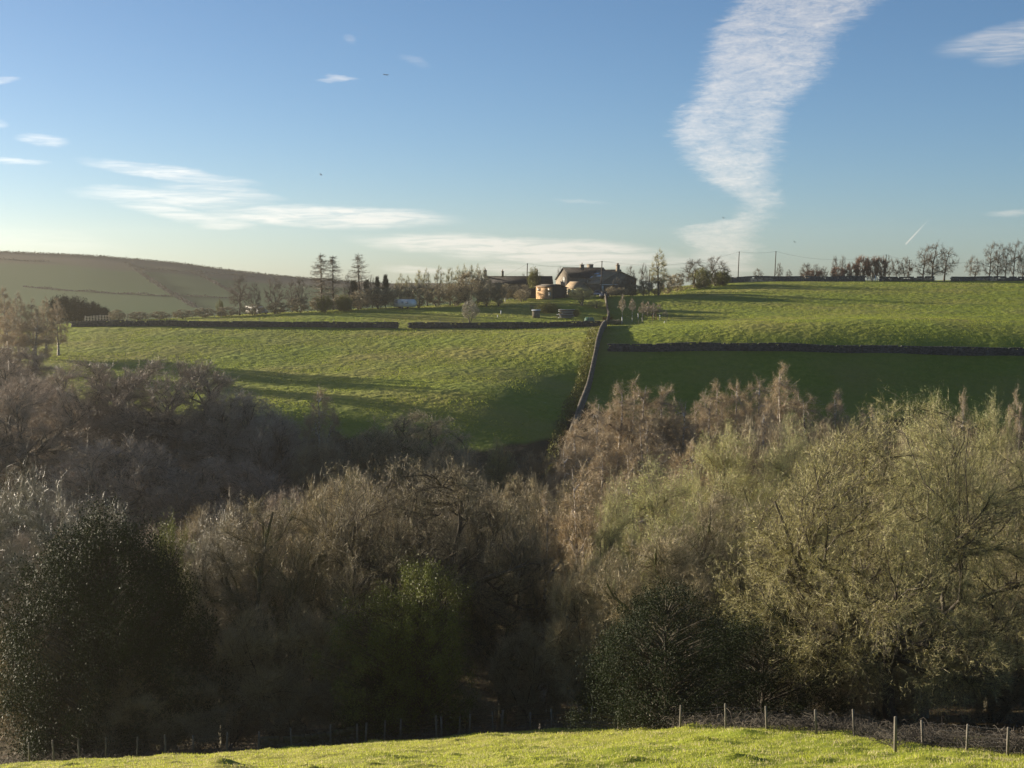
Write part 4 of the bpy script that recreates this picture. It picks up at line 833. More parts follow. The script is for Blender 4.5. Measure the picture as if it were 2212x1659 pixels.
# ------------------------------------------------------------------ fences
def gz(px, Y):
    x = pt(px, 600, Y)[0]; return np.array((x, Y, float(zf(x, Y))))
def fence(name, label, posts, h, r=.055, wires=(.25, .45, .65, .9, 1.1), wr=.007, m='post', lean=0.0, special=None, seed=0, group=None, rails=None, cat='fence', net=0):
    rs = random.Random(seed); P = [gz(px, Y) for px, Y in posts]; o = P[len(P) // 2]
    root = empty(name, o, 0, label, cat, group); tops = []
    for i, p in enumerate(P):
        hh = h * rs.uniform(.93, 1.06); lx, ly = rs.uniform(-.05, .05) + lean, rs.uniform(-.04, .04); rr = r * rs.uniform(.85, 1.15); mm = M[m]; nm = 'post'
        if special and i in special: hh, lx, rr, mm = special[i][0], special[i][1], special[i][2], M[special[i][3]]
        b = MB(); b.tube([p - o - (lx * .3, 0, .3), p - o + (lx * hh * .5, ly * hh * .5, hh * .5), p - o + (lx * hh, ly * hh, hh)], [rr * 1.05, rr, rr * .92], 8)
        ob = b.build('post', mm, root)
        if special and i in special and len(special[i]) > 4: ob['label'] = special[i][4]
        tops.append((lx, ly, hh))
    b = MB()
    for k, wz in enumerate(wires):
        for i in range(len(P) - 1):
            a, c = P[i] - o, P[i+1] - o; za, zc = min(wz, tops[i][2] * .97), min(wz, tops[i+1][2] * .97)
            q = []
            for t in np.linspace(0, 1, 5):
                s = a * (1 - t) + c * t; s = s + (tops[i][0] * za * (1 - t) + tops[i+1][0] * zc * t, -r * 1.05, za * (1 - t) + zc * t - .04 * math.sin(math.pi * t)); q.append(s)
            if rails: b.tube(q, rails, 4)
            else: b.tube(q, wr, 3, False)
    if net:
        for i in range(len(P) - 1):
            for t in np.arange(net / 2, 1, net):
                s = (P[i] * (1 - t) + P[i+1] * t) - o; b.tube([s + (0, -r, .02), s + (0, -r, max(wires) - .25)], wr * .8, 3, False)
    if wires: b.build('rail' if rails else 'wire', M[m] if rails else M['wire'], root)
    return root
fY = lambda px: float(np.interp(px, [0, 550, 950, 1147, 1281, 1412, 1476, 1700, 1860, 1950, 2011, 2212], [96, 96.5, 97, 96, 87, 77, 71, 67, 66, 58, 62, 58]))
fence('stock_fence', 'wire stock fence with weathered posts in the shade at the left', [(p, fY(p) - (1.5 if p in (342, 940, 1013) else 0)) for p in (40, 95, 150, 210, 278, 342, 404, 476, 547, 620, 706, 765, 783, 824, 859, 940, 952, 990, 1013, 1065, 1084)], 1.5, .06, (.3, .55, .8, 1.1, 1.35), .008, seed=3, group='wire fences along the wood')
fence('stock_fence', 'wire stock fence dipping behind the grass rise in the middle', [(p, fY(p)) for p in (1084, 1147, 1194, 1237, 1281, 1341, 1406)], 1.35, .055, (.25, .45, .65, .9, 1.15), .010, seed=4, group='wire fences along the wood')
fence('stock_fence', 'wire stock fence with netting in the shade at the right', [(p, fY(p)) for p in (1408, 1477, 1577, 1668, 1777, 1861, 1952, 2013, 2110, 2200, 2290)], 1.15, .05, (.2, .36, .52, .68, .84, 1.08), .0045, seed=5, group='wire fences along the wood', lean=-.03,
      special={0: (1.2, .13, .085, 'post_pale', 'thick pale leaning post'), 6: (1.4, -.02, .065, 'post')}, net=.09)
fence('rail_fence', 'pinkish wooden rail fence on the left skyline', [(px, 374) for px in np.arange(182, 306, 6.5)], 1.6, .09, (.35, .75, 1.15, 1.45), m='post_pale', rails=.055, seed=6)
fence('wire_fence', 'thin post fence continuing right of the rail fence', [(px, 380) for px in (318, 334, 350, 366, 382, 398, 414, 430, 446, 462, 478)], 1.2, .07, (.6, 1.0), .02, m='post_pale', seed=7)
fence('wire_fence', 'fence posts standing along the wall above the left field', [(px, 349) for px in (240, 290, 342, 364, 399, 420, 470, 498, 523, 560, 640, 720, 830, 950, 1000, 1130)], 1.7, .05, (1.5,), .008, seed=8)
fence('wire_fence', 'fence enclosing the sapling plantation', [(1310, 352), (1345, 350), (1380, 349), (1410, 349), (1440, 350), (1442, 370), (1441, 392)], 1.1, .04, (.4, .7, 1.0), .008, seed=9)
fence('paddock_gate', 'dark timber paddock fence and gate below the wooden shed', [(1145, 392), (1149, 392), (1156, 392), (1162, 391)], 1.3, .07, (.4, .7, 1.0, 1.2), m='pole', rails=.05, seed=11, cat='gate')
fence('field_gate', 'pale wooden field gate in the skyline wall', [(1873, 507), (1884, 507), (1895, 507)], 1.3, .12, (.3, .6, .9, 1.2), m='post_pale', rails=.06, seed=12, cat='gate')
# tree guards in the plantation, pale tubes
for k, (px, yb, Y, h, lb) in enumerate([(1379, 694, 372, 1.2, 'white tree guard with a bright side near the middle sapling'), (1344, 712, 352, 1.6, 'white tree guard at the foot of the left sapling'), (1410, 702, 364, 1.3, 'white tree guard left of the orange one'), (1418, 700, 366, 1.4, 'white tree guard right of the orange one'),
                       (1426, 702, 364, 1.3, 'rightmost white tree guard of the plantation'), (1436, 714, 352, .5, 'short white tree guard lying at the plantation fence'), (1388, 708, 358, 1.0, 'dull grey tree guard between the saplings'), (1366, 706, 360, 1.0, 'dull tree guard below the second sapling'), (1415, 702, 365, .8, 'short orange tree guard among the white ones')]):
    b = MB(); b.tube([(0, 0, 0), (.02, 0, h * .5), (.06 * (k % 3 - 1), 0, h)], [.08, .075, .075], 8)
    tag(b.build('tree_guard', M['rust'] if 'orange' in lb else M['white'] if k < 6 else M['post_pale'], None, gz(px, Y)), lb, 'tree guard', 'tree guards in the plantation')

# ------------------------------------------------------------------ poles and wires
def pole(px, yt, Y, lean, label, ybase=None, arm=False, box=False):
    p = gz(px, Y) if ybase is None else pt(px, ybase, Y); top = pt(px, yt, Y)[2]; h = top - p[2]
    root = empty('utility_pole', p, 0, label, 'pole', 'wooden poles carrying the wires')
    b = MB(); b.tube([(0, 0, -.3), (lean * h * .5, 0, h * .5), (lean * h, 0, h)], [.17, .15, .12], 8); b.build('post', M['pole'], root)
    b = MB()
    if arm: b.box((lean * h, 0, h - .35), (1.5, .12, .12)); 
    for s in ((-.6, 0, .6) if arm else (-.12, .12)): b.tube([(lean * h + s, 0, h - .3), (lean * h + s, 0, h - .02)], .05, 6)
    b.build('crossarm' if arm else 'insulator', M['pole'], root)
    if box: b = MB(); b.box((lean * h + .55, 0, h * .55), (.9, .8, 1.1)); b.tube([(lean*h+.55, 0, h*.7), (lean*h+.55, 0, h*.78)], .12, 6); b.build('transformer', M['pole'], root)
    return np.array((p[0] + lean * h, p[1], top))
TP = []
TP.append(pole(1137, 569, 440, .03, 'pole standing before the long dark roof', ))
TP.append(pole(1298, 564, 428, .03, 'pole rising in front of the farmhouse roof'))
TP.append(pole(1594, 543.5, 500, .035, 'pole on the skyline right of the fanning bare trees'))
TP.append(pole(1673, 543, 505, .04, 'lone pole on the skyline, second from the farm side'))
TP.append(pole(1912, 550, 512, .03, 'pole at the right of the reddish thicket'))
TP.append(pole(1963, 561, 514, .02, 'shorter pole with crossarm and transformer box', arm=True, box=True))
pole(1402, 583, 444, .03, 'short dark stump pole between the bare trees right of the farm')
def cable(a, b_, label, sag=1.2, r=.02):
    mb = MB(); t = np.linspace(0, 1, 14)[:, None]; P = a * (1 - t) + b_ * t; P[:, 2] -= sag * 4 * (t * (1 - t))[:, 0]
    tag(mb_build(mb, P, r), label, 'wire', 'overhead wires')
def mb_build(mb, P, r):
    o = P[0].copy(); mb.tube(P - o, r, 4, False); return mb.build('overhead_wire', M['cable'], None, o)
cable(TP[0], TP[1], 'overhead wire crossing above the long dark roof'); cable(TP[1], TP[2], 'overhead wire from the farmhouse pole to the skyline', 2.5)
cable(TP[2], TP[3], 'overhead wire between the two lone skyline poles', .5); cable(TP[3], TP[4], 'overhead wire over the thicket to the pole there', 2.2)
cable(TP[4], TP[5], 'short overhead wire to the transformer pole', .3); cable(TP[5], pt(2330, 556, 530), 'overhead wire leaving over the wind swept trees', 1.5)
cable(TP[0], pt(1068, 604, 446) , 'thin wire slanting down to the long house', .4, .015)

# ------------------------------------------------------------------ buildings
def Zp(zx, zy, Y): return pt(1124.6 + zx * .1488, 537.6 + zy * .1488, Y)
def up3(v, z): return np.array((v[0], v[1], z))
def gable(name, label, ax, d, L_, hf, hb, zr, zef, zeb, zg, wallm='wallstone', roofm='roof', cat='house', over=.25, th=.16, group=None):
    """gabled block. ax = apex point (xy) of one gable, d = ridge direction, hf/hb half widths to front and back, z = ridge, eaves, ground"""
    d = np.array((d[0], d[1], 0.)); d /= np.linalg.norm(d); n = np.array((-d[1], d[0], 0.)); 
    if n[1] > 0: n = -n                                   # front side looks towards the viewer
    a = np.array((ax[0], ax[1], 0.)); o = up3(a, zg); root = empty(name, o, 0, label, cat, group)
    def P(s, u, z): return a + d * s + n * u + np.array((0, 0, z)) - o
    w = MB(); w.prism([P(0, hf, zg - 1.5), P(0, hf, zef - .12), P(0, 0, zr - .12), P(0, -hb, zeb - .12), P(0, -hb, zg - 1.5)], d * L_); w.build('wall', M[wallm], root)
    r = MB()
    for u, ze in ((hf, zef), (-hb, zeb)):
        e = u * (1 + over / abs(u)); ze2 = ze - (zr - ze) * over / abs(u)
        r.prism([P(-over, 0, zr), P(-over, e, ze2), P(-over, e, ze2 + th), P(-over, 0, zr + th)], d * (L_ + 2 * over))
    # slate courses as thin proud strips
    for u, ze in ((hf, zef),):
        for t in np.arange(.08, 1, .12):
            r.prism([P(-over, u * t, zr + (ze - zr) * t + th + .01), P(-over, u * t + .04 * np.sign(u), zr + (ze - zr) * t + th + .03), P(-over, u * t + .05 * np.sign(u), zr + (ze - zr) * t + th - .03)], d * (L_ + 2 * over))
    ro = r.build('roof', M[roofm], root); rg = MB(); rg.tube([P(-over, 0, zr + th), P(L_ + over, 0, zr + th)], .12, 6); rg.build('ridge', M[wallm], ro)
    def chimney(s, u, w_, h, pots=2, wd=.7):
        z0 = zr - abs(u) * .3; c = MB(); c.box(P(s, u, z0 + h / 2), (w_, wd, h + .6), math.atan2(d[1], d[0])); c.box(P(s, u, z0 + h + .28), (w_ + .18, wd + .18, .14), math.atan2(d[1], d[0])); ch = c.build('chimney', M[wallm], ro)
        for k in range(pots):
            b = MB(); q = P(s + (k - (pots - 1) / 2) * .38, u, z0 + h + .3); b.tube([q, q + (0, 0, .55)], [.14, .11], 8); b.build('chimney_pot', M['rust'], ch)
    def win(side, s, z, ww, wh, panes=1, m_frame='white', m_pane='glass', proud=.04, u=None):
        """window on the front wall ('f'), or on the first gable ('g')"""
        g = MB(); fr = MB()
        if side == 'f': c = P(s, hf + proud, z); ex = d; nn = n; rz = math.atan2(d[1], d[0])
        else: c = P(-proud, u, z); ex = n; nn = -d; rz = math.atan2(n[1], n[0])
        pw = ww / panes
        g.box(c, (ww, .04, wh), rz)
        for k in range(panes + 1): fr.box(c + ex * (-ww / 2 + k * pw) + nn * .03, (.09, .08, wh + .1), rz)
        for zz in (-wh / 2, wh / 2): fr.box(c + np.array((0, 0, zz)) + nn * .03, (ww + .14, .07, .1), rz)
        wo = fr.build('window', M[m_frame], root); g.build('pane', M[m_pane], wo)
    def light(s, t, w_, h, m_='sky_sheen_glass'):
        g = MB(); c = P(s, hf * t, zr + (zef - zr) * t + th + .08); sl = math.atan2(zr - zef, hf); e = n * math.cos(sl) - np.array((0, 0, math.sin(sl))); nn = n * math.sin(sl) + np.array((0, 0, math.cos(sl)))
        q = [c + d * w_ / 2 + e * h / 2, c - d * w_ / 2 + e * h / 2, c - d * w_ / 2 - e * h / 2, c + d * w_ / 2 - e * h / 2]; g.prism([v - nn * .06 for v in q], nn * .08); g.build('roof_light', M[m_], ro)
    return dict(root=root, P=P, chimney=chimney, win=win, light=light, d=d, n=n, roof=ro, o=o)
M['sky_sheen_glass'] = mat('sky_sheen_glass', (.6, .64, .7), rough=.25, spec=.8)  # bright sky reflection put into a pale base colour
M['pane_lit'] = mat('pane_sunlit', (.62, .60, .52), rough=.3)  # glass panes, sun on them put in as a pale colour
M['window_sunlit'] = mat('sunlit_frame', (.62, .56, .28), (.5, .45, .22), 2)  # white frames, yellow sunlight put into their colour
# farmhouse, back block with the tall gable on the left
YA = 437; A = Zp(620, 280, YA); zc = lambda zy, Y: Zp(900, zy, Y)[2]
ga = gable('farmhouse', 'stone farmhouse block with the tall pointed gable and dark roof on the left', A, (math.cos(R(36)), math.sin(R(36))), 14.5, 3.5, 3.5, A[2], zc(412, 434), zc(440, 440), zc(600, 436), roofm='roof_dark')
ga['win']('g', 0, zc(452, 434), .55, 1.5, 1, 'white', 'pane_lit', u=.35); ga['chimney'](6.3, 0.6, 1.0, .9, 1)
Bp = Zp(1430, 325, 437)
gb = gable('farmhouse_wing', 'long brown roofed farm wing with roof lights and a dark gable', Bp, (-.707, .707), 15.0, 6.0, 7.5, Bp[2], zc(448, 430), zc(440, 440), zc(600, 432))
for k, (s, t, w_, h) in enumerate([(11.2, .32, 2.6, 1.7), (6.6, .35, 1.5, .8), (4.3, .62, 1.7, 1.0), (6.6, .78, 1.2, .9)]): gb['light'](s, t, w_, h)
gb['win']('f', 9.4, zc(468, 429), 6.4, .85, 8, 'wallstone', 'pane_lit'); gb['chimney'](.5, 0, .9, 1.5, 2); gb['chimney'](10.2, 1.0, 1.7, 2.0, 0, .9)
b = MB(); q = gb['P']; b.prism([q(-.2, 5.9, zc(446, 430)), q(-.2, 9.0, zc(515, 427)), q(-.2, 9.0, zc(515, 427) + .16), q(-.2, 5.9, zc(446, 430) + .16)], gb['d'] * 4.6); b.build('porch_roof', M['roof'], gb['root'])
b = MB(); b.prism([q(0, 6.05, zc(640, 430)), q(0, 8.8, zc(640, 430)), q(0, 8.8, zc(517, 427)), q(0, 6.05, zc(452, 430))], gb['d'] * 4.2); b.build('porch_wall', M['wallstone'], gb['root'])
b = MB(); b.box(q(-.06, 7.3, zc(575, 427)), (.06, 1.2, 1.5), math.atan2(gb['d'][1], gb['d'][0])); b.build('window', M['pane_lit'], gb['root'])
b = MB(); b.box(q(-.1, 4.5, zc(520, 427)), (.08, 7.5, .18), math.atan2(gb['d'][1], gb['d'][0])); b.build('fascia', M['white'], gb['root'])
Cp_ = Zp(915, 487, 427)
gc = gable('outhouse', 'small brown roofed outhouse with white windows in sunlit yellow before the farmhouse', Cp_, (-.707, .707), 5.0, 2.2, 2.9, Cp_[2], zc(572, 425.5), zc(590, 429), zc(665, 426), cat='outhouse')
for s, m_ in ((.9, 'pane_lit'), (2.3, 'pane_lit'), (3.9, 'pane_lit')): gc['win']('f', s, zc(612, 425.5), 1.0, .9, 2, 'window_sunlit', m_)
Dp = Zp(553, 524, 424)
gd = gable('garden_shed', 'wooden shed with its boarded side glowing in the sun', Dp, (-.707, .707), 6.2, 2.5, 3.3, Dp[2], zc(550, 422.5), zc(564, 426), zc(702, 423), 'wood_dark_shade', 'roof_dark', 'shed', th=.1, over=.4)
b = MB(); q = gd['P']
for k in range(14): b.box(q(3.1, 2.53, zc(700, 422.5) - .9 + k * .29), (6.2, .05, .275), math.atan2(gd['d'][1], gd['d'][0]))
b.build('boarding', M['shedwood_sunlit'], gd['root'])
b = MB(); b.box(q(1.0, 2.6, zc(668, 422.5)), (.9, .06, 1.4), math.atan2(gd['d'][1], gd['d'][0])); b.build('door', M['post_pale'], gd['root'])
for s in (1.2, 5.3): gd['win']('f', s, zc(590, 422.5), 1.0, .75, 2, 'shedwood_sunlit', 'pane_lit', proud=.1)
E1 = pt(1050, 598.2, 446)
ge = gable('long_house', 'long low house whose dark roof shows above the hedge', E1, (1, .06), 19.0, 3.0, 3.0, E1[2], E1[2] - 1.9, E1[2] - 1.9, E1[2] - 4.5, 'wallstone', 'roof_dark')
ge['chimney'](-.2, 0, .8, 1.6, 1); ge['chimney'](4.8, 0, .6, 1.3, 1); ge['chimney'](14.8, 0, .5, 1.6, 1)
E2 = Zp(1240, 312, 452); gable('back_barn', 'low dark roof ridge showing behind the farmhouse chimney', E2, (1, .05), 4.2, 2.5, 2.5, E2[2], E2[2] - 1.2, E2[2] - 1.2, E2[2] - 4, 'wallstone', 'roof_dark', 'barn')
E3 = Zp(30, 588, 432); gable('lean_to', 'low dark open store left of the wooden shed', E3, (1, .0), 4.3, 1.5, 1.5, E3[2], E3[2] - .35, E3[2] - .3, E3[2] - 2.2, 'wood_dark_shade', 'wood_dark_shade', 'shed')

# ------------------------------------------------------------------ vehicles and yard things
def wheel(root, c, r=.32, w=.2, ax='y'):
    b = MB(); e = (0, w / 2, 0); c = np.array(c, float); P0, P1 = c - e, c + e; b.tube([P0, c, P1], [r * .96, r, r * .96], 14); t = b.build('wheel', M['tyre'], root)
    b = MB(); s = -1 if c[1] < 0 else 1; b.tube([c + (0, s * w * .5, 0), c + (0, s * w * .56, 0)], r * .6, 12); b.build('rim', M['grey_van'], t)
def car(name, label, p, rz, body, Lc=4.3, Wc=1.78, Hc=1.6):
    root = empty(name, p, rz, label, 'car'); w = Wc / 2
    b = MB(); pr = [(-Lc/2, .3), (Lc/2, .3), (Lc/2, .75), (Lc/2 - .15, .92), (Lc/2 - 1.1, 1.02), (-Lc/2 + .1, 1.05), (-Lc/2, .8)]
    b.prism([(x, -w, z) for x, z in pr], (0, Wc, 0)); b.build('body', body, root)
    b = MB(); x0, x1, x2, x3 = Lc/2 - 1.15, Lc/2 - 1.85, -Lc/2 + .55, -Lc/2 + .15
    b.add([(x0,-w*.93,1.0),(x0,w*.93,1.0),(x3,w*.93,1.03),(x3,-w*.93,1.03),(x1,-w*.76,Hc-.05),(x1,w*.76,Hc-.05),(x2,w*.76,Hc-.05),(x2,-w*.76,Hc-.05)], [(0,1,5,4),(1,2,6,5),(2,3,7,6),(3,0,4,7)]); b.build('window', M['glass'], root)
    b = MB(); b.box(((x1 + x2) / 2, 0, Hc), (x1 - x2 + .1, Wc * .8, .08)); b.build('roof', body, root)
    for s in (-1, 1):
        b = MB(); b.box((Lc/2 + .01, s * w * .72, .78), (.06, .34, .16)); b.build('headlight', M['white'], root)
        for x in (Lc/2 - .8, -Lc/2 + .8): wheel(root, (x, s * (w - .08), .33))
    b = MB(); b.box((Lc/2 + .02, 0, .5), (.08, Wc * .9, .2)); b.build('bumper', M['tyre'], root)
    return root
p = Zp(1212, 688, 417); car('parked_car', 'dark car parked facing the camera beside the farmhouse', p, R(-105), M['carpaint'])
p = Zp(1120, 660, 424); car('parked_van', 'pale car half hidden behind the leafing tree by the farmhouse', p, R(-100), M['grey_van'], 4.4, 1.8, 1.75)
# camper van, side on
p = pt(554, 662, 394); root = empty('camper_van', p, R(-50), 'white camper van parked behind the hedge on the left', 'camper van')
b = MB(); b.prism([(x, -1.05, z) for x, z in [(-2.6, .35), (1.0, .35), (1.0, 1.3), (1.2, 2.05), (.8, 2.35), (-2.6, 2.4)]], (0, 2.1, 0)); b.build('body', M['white'], root)
b = MB(); b.prism([(x, -.98, z) for x, z in [(1.02, .35), (2.9, .35), (2.95, .8), (2.3, 1.15), (1.6, 1.85), (1.02, 1.95)]], (0, 1.96, 0)); b.build('cab', M['grey_van'], root)
b = MB(); b.prism([(x, -1.0, z) for x, z in [(1.5, 1.2), (2.15, 1.18), (1.62, 1.75), (1.5, 1.78)]], (0, .02, 0)); b.build('window', M['glass'], root)
for x in (-1.9, -.7, .3): b = MB(); b.box((x, -1.07, 1.5), (.6, .04, .45)); b.build('window', M['glass'], root)
b = MB(); b.box((-1.3, -1.08, 1.2), (.55, .05, 1.5)); b.build('door', M['post_pale'], root)
for x in (-1.8, 2.1):
    for s in (-1, 1): wheel(root, (x, s * .92, .33))
root.scale = (1.4, 1.0, .85)
# caravan under the bushes
p = pt(875, 661, 398); root = empty('caravan', p, R(-48), 'white caravan half hidden behind bare bushes', 'caravan')
b = MB(); b.prism([(x, -1.05, z) for x, z in [(-2.6, .5), (2.3, .45), (2.75, 1.2), (2.5, 2.0), (2.0, 2.4), (-2.2, 2.4), (-2.75, 1.6)]], (0, 2.1, 0)); b.build('body', M['white'], root)
for x, w_ in ((-1.7, .8), (.2, .6), (1.6, .9)): b = MB(); b.box((x, -1.07, 1.6), (w_, .04, .55)); b.build('window', M['grey_van'], root)
for s in (-1, 1): wheel(root, (0, s * .92, .33))
b = MB(); b.tube([(-2.6, 0, .5), (-3.8, 0, .45)], .06, 6); b.build('tow_bar', M['tyre'], root)
root.scale = (1.3, 1, 1)
# yard things below the farm
p = Zp(655, 1005, 372); root = empty('timber_stack', p, R(5), 'stack of dark boards and pale sheets in the garden below the farm', 'timber stack'); rs1 = random.Random(3)
for k in range(16):
    b = MB(); b.box((rs1.uniform(-.5, .5), rs1.uniform(-.3, .3), .08 + k * .13), (rs1.uniform(2.4, 4.2), .9, .1), rs1.uniform(-.08, .08)); b.build('board', M['wood_dark_shade'] if k % 3 else M['grey_van'], root)
p = Zp(1000, 1030, 362); root = empty('cloche', p, 0, 'pale green covered frame beside the top wall', 'cloche')
b = MB(); b.prism([(-1.25, -.7, 0), (1.25, -.7, 0), (.85, -.3, .95), (-.95, -.3, .95)], (0, 1.4, 0)); b.build('cover', M['poly'], root)
b = MB()
for x in (-1.2, 0, 1.2): b.tube([(x, -.75, -.1), (x * .75, -.35, 1.0)], .03, 4)
b.build('frame', M['post_pale'], root)
p = Zp(225, 1000, 372); root = empty('stone_hut', p, 0, 'tiny grey roofed hut at the left of the garden bush', 'hut')
b = MB(); b.box((0, 0, .8), (1.8, 1.6, 1.8)); b.build('wall', M['wallstone'], root); b = MB(); b.prism([(-1.1, -1.0, 1.65), (1.1, -1.0, 1.72), (1.1, -1.0, 1.82), (-1.1, -1.0, 1.75)], (0, 2.0, .15)); b.build('roof', M['grey_van'], root)
rr_ = np.random.RandomState(3)
for k, (px, py, Y, s, lb) in enumerate([(1312, 684, 368, .9, 'mound of rusty dead fern at the wall corner'), (943, 688, 352, .3, 'small pale stone near the wall'), ]):
    n = 300; C = rr_.randn(n, 3) * s * np.array((.6, .5, .3)); C[:, 2] = abs(C[:, 2])
    tag(obj('fern_mound', leaves('fern_mound', C, .35, rr_, M['rust'] if k == 0 else M['post_pale']), None, pt(px, py, Y)), lb, 'mound')
for k, (px, Y, h, lb) in enumerate([(1082, 380, .9, 'short white marker post in the paddock'), (1075, 372, .6, 'small pair of pale stakes in the paddock'), (1091, 418, 1.2, 'white post near the hedge corner by the long house'), (1891, 506, 1.9, 'white notice post beside the field gate')]):
    b = MB(); b.tube([(0, 0, -.2), (0, 0, h)], .11, 6); tag(b.build('marker_post', M['white'], None, gz(px, Y)), lb, 'post')

for o_ in [o for o in bpy.data.objects if o.parent is None and o.name.split('.')[0] in ('parked_car', 'parked_van', 'timber_stack', 'cloche', 'stone_hut', 'fern_mound', 'camper_van', 'caravan')]:
    o_.location.z = float(zf(o_.location.x, o_.location.y)) + (0 if 'van' not in o_.name or 'parked' in o_.name else .1)

# ------------------------------------------------------------------ far hill hedges and walls
def hill_line(name, label, pts_, h, w, m, cat, seed=0, gap=0.0, den=9, ls=.8):
    """ragged strip of twiggy clumps laid along a line on the far hill"""
    rs = np.random.RandomState(seed); P = [hill_at(px, py) for px, py in pts_]; C = []
    for a, c in zip(P[:-1], P[1:]):
        ln = np.linalg.norm(c - a); n = int(ln * den * h); t = rs.rand(n); q = a + (c - a) * t[:, None]
        hh = h * (.35 + .65 * np.clip(.5 + .9 * np.sin(t * ln * .21 + seed) * np.sin(t * ln * .057), 0, 1.3)); keep = rs.rand(n) > gap * (np.sin(t * ln * .03 + seed) > 0)
        q = q + rs.randn(n, 3) * np.array((w * .3, w * .3, 0)) + np.stack([0 * t, 0 * t, hh * rs.rand(n) - .2], -1); C.append(q[keep])
    C = np.concatenate(C); return tag(obj(name, leaves(name, C - P[0], ls, rs, M[m], 0, .8), None, P[0]), label, cat, 'field boundaries on the far hill')
cr = lambda zx, zy: (zx / 4.032, 493.7 + zy * .248)
M['far_hedge'] = mat('far_hedge', (.028, .03, .018), (.04, .035, .025), .3)
hill_line('field_hedge', 'broad dark hedge slanting down the far hill in its middle', [cr(1110, 300), cr(1170, 345), cr(1300, 440), cr(1450, 540), cr(1590, 620), cr(1700, 690)], 1.6, 3.5, 'far_hedge', 'hedge', 1)
hill_line('field_hedge', 'dark hedge slanting down the right part of the far hill', [cr(1680, 380), cr(1800, 435), cr(1960, 520), cr(2100, 600)], 1.4, 3, 'far_hedge', 'hedge', 2)
hill_line('field_wall', 'faint wall along the foot of the far hill', [cr(200, 505), cr(500, 535), cr(900, 560), cr(1400, 585), cr(2000, 605)], 1.3, 2, 'far_hedge', 'wall', 3)
hill_line('field_wall', 'faint wall high on the right part of the far hill', [cr(1200, 345), cr(1500, 370), cr(1900, 395), cr(2212, 420)], 1.4, 2, 'far_hedge', 'wall', 4)
hill_line('field_wall', 'thin wall line near the top left of the far hill', [cr(-100, 262), cr(200, 280), cr(420, 290)], 1.2, 2, 'far_hedge', 'wall', 5)
hill_line('crest_hedge', 'ragged dark hedge along the crest of the far hill', [(px, float(np.interp(px, HPX, HPY)) + .8) for px in range(-60, 860, 20)], 1.7, 3, 'far_hedge', 'hedge', 6, .5)

# ------------------------------------------------------------------ aeroplane and birds
p = pt(834, 161.5, 7000); root = empty('aeroplane', p, 0, 'tiny dark airliner crossing the clear sky', 'aeroplane'); M['plane'] = mat('plane_grey', (.06, .07, .085), rough=.4)
root.rotation_euler = (0, R(4), R(-12))
b = MB(); b.tube([(-13, 0, .9), (-11, 0, .4), (-6, 0, 0), (7, 0, 0), (10.5, 0, -.1), (12.5, 0, -.5)], [.3, .9, 1.5, 1.5, 1.2, .2], 12); b.build('fuselage', M['plane'], root)
for s in (-1, 1):
    b = MB(); b.prism([(2.5, s * 1.2, -.6), (-1.5, s * 1.2, -.6), (-5.2, s * 12, .5), (-3.6, s * 12, .5)], (0, 0, .25)); b.build('wing', M['plane'], root)
    b = MB(); b.prism([(-10, s * .5, .7), (-12.2, s * .5, .7), (-13.5, s * 4.5, 1.0), (-12.4, s * 4.5, 1.0)], (0, 0, .15)); b.build('tailplane', M['plane'], root)
    b = MB(); b.tube([(2.6, s * 4.2, -1.3), (1.5, s * 4.2, -1.3), (-1.0, s * 4.2, -1.2)], [.75, .8, .5], 10); b.build('engine', M['plane'], root)
b = MB(); b.prism([(-8.5, -.12, 1.0), (-12.5, -.12, .8), (-14.4, -.12, 4.8), (-12.8, -.12, 4.8)], (0, .24, 0)); b.build('tail_fin', M['plane'], root)
for px, py, Y, s, lb in [(1563, 471, 330, 1.0, 'small dark bird left below the tall cloud'), (1717, 523, 330, 1.0, 'small dark bird above the second skyline pole'), (694, 378, 260, 1.1, 'small dark bird high over the left clouds')]:
    b = MB(); b.tube([(-.14, 0, 0), (-.05, 0, .01), (.06, 0, .01), (.13, 0, .03)], [.01, .05, .045, .015], 6)
    for q in (-1, 1): b.prism([(.05, q * .03, .03), (-.05, q * .03, .03), (-.08, q * .2, .10), (-.1, q * .3, .05), (.0, q * .2, .11)], (0, 0, .012))
    b.prism([(-.12, -.03, 0), (-.12, .03, 0), (-.22, .05, .01), (-.22, -.05, .01)], (0, 0, .01))
    o = b.build('bird', M['plane'], None, pt(px, py, Y)); o.scale = (s * 1.3,) * 3; o.rotation_euler = (R(20), 0, R(40)); tag(o, lb, 'bird')

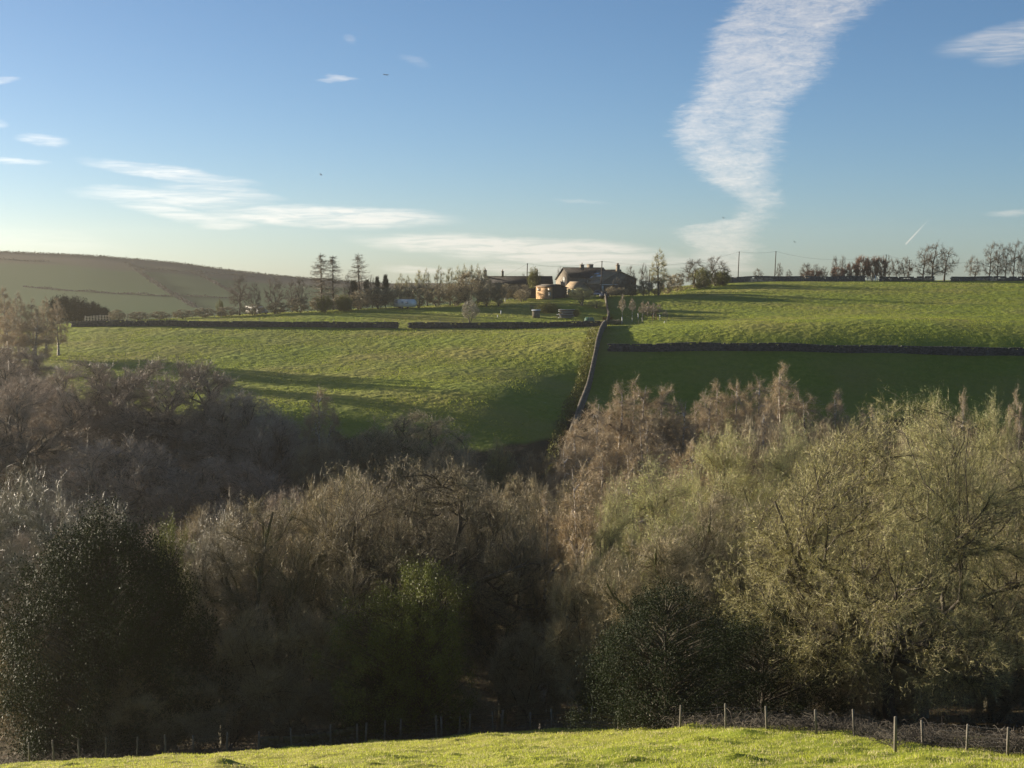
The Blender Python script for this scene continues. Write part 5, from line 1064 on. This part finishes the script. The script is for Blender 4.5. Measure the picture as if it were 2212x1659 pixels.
# ------------------------------------------------------------------ grass, brambles, leaf litter
def blades(name, n, seed, y0, y1, w, h, m, clump=.5, wooded=False, pxr=(-60, 2272), power=1.0, k=1):
    rs = np.random.RandomState(seed); Y = y0 + (y1 - y0) * rs.rand(n) ** power; px = rs.uniform(pxr[0], pxr[1], n); x = (px - CX) / F * Y
    keep = (wood_mask(x, Y) > .5) == wooded
    den = fbm(x, Y, seed + 1, 2, 2.2 * k); keep &= rs.rand(n) < np.clip(.5 + clump * den, .12, 1); x, Y = x[keep], Y[keep]; n = len(x)
    z = zf(x, Y)
    ins = (x > HOLE[0]) & (x < HOLE[1]) & (Y > HOLE[2]) & (Y < HOLE[3]); z[ins] += hummock(x[ins], Y[ins])
    hh = h * (.4 + 1.0 * rs.rand(n)) * np.clip(1 + .5 * fbm(x, Y, seed + 2, 2, 1.2 * k), .4, 1.9); an = rs.rand(n) * 6.283; ww = w * (.6 + .8 * rs.rand(n)) / 2
    dx, dy = np.cos(an) * ww, np.sin(an) * ww; lx, ly = rs.randn(n) * hh * .45, rs.randn(n) * hh * .45
    v = np.stack([np.stack([x - dx, Y - dy, z - .02], -1), np.stack([x + dx, Y + dy, z - .02], -1), np.stack([x + lx, Y + ly, z + hh], -1)], 1).reshape(-1, 3)
    return tag(obj(name, mesh_np(name, v, None, np.arange(3 * n).reshape(-1, 3), M[m])), kind='stuff')
blades('short_grass', 330000, 41, 44, 99, .035, .075, 'tuft', .35)
blades('dry_grass', 130000, 45, 44, 99, .03, .085, 'tuft_dry', .7)
blades('field_grass', 520000, 51, 228, 505, .17, .10, 'tuft_far', .35, k=.35)
blades('wood_floor_litter', 60000, 61, 62, 240, .12, .14, 'bramble', .4, True, k=.4)
def brambles(name, n, seed, f, hmin, hmax, pxr, m='bramble'):
    rs = np.random.RandomState(seed); px = rs.uniform(pxr[0], pxr[1], n); Y = np.array([f(p) for p in px]) + rs.uniform(.6, 6.5, n); x = (px - CX) / F * Y; z = zf(x, Y)
    S = np.stack([x, Y, z], -1); an = rs.rand(n) * 6.283; l = rs.uniform(.4, 1.3, n); h = rs.uniform(hmin, hmax, n)
    E = S + np.stack([np.cos(an) * l, np.sin(an) * l, h * rs.uniform(-.1, .7, n)], -1); C = (S + E) / 2 + np.stack([0 * h, 0 * h, h * .7], -1)
    P = gnarl(bez(S, C, E, 6), .05, rs); v, q = tubes(P, np.tile(np.linspace(.012, .006, 6), (n, 1)), 3)
    tag(obj(name, mesh_np(name, v, q, None, M[m])), kind='stuff')
brambles('bramble_tangle', 2600, 71, fY, .3, 1.0, (1640, 2280))
brambles('dark_undergrowth', 5200, 72, fY, .3, 1.1, (-40, 1640), 'tw_dark')
def bank_tufts():
    rs = np.random.RandomState(9); n = 2600; t = rs.rand(n); px = np.interp(t, [0, .3, .6, 1], [1300, 1284, 1262, 1205]); Y = np.interp(t, [0, .3, .6, 1], [330, 293, 262, 214]); x = (px - CX) / F * Y - rs.rand(n) ** 1.3 * 1.7 - .6; z = zf(x, Y)
    C = np.stack([x, Y, z + .15 + .25 * rs.rand(n)], -1); tag(obj('rough_grass_bank', leaves('rough_grass_bank', C, .38, rs, M['lf_gorse'], .6)), kind='stuff')
bank_tufts()
HAZE = 0.00010

# ------------------------------------------------------------------ haze
def haze(dens):
    m = bpy.data.materials.new('haze'); m.use_nodes = True; t = m.node_tree; t.nodes.clear()
    o = N(t, 'ShaderNodeOutputMaterial'); v = N(t, 'ShaderNodeVolumePrincipled'); v.inputs['Color'].default_value = (.98, .93, .82, 1); v.inputs['Density'].default_value = dens; v.inputs['Anisotropy'].default_value = .68
    t.links.new(v.outputs[0], o.inputs['Volume'])
    b = MB(); b.box((0, 0, 0), (2600, 2200, 136)); h = b.build('haze', m, None, (0, 900, -8)); tag(h, kind='stuff'); return h
haze(HAZE)
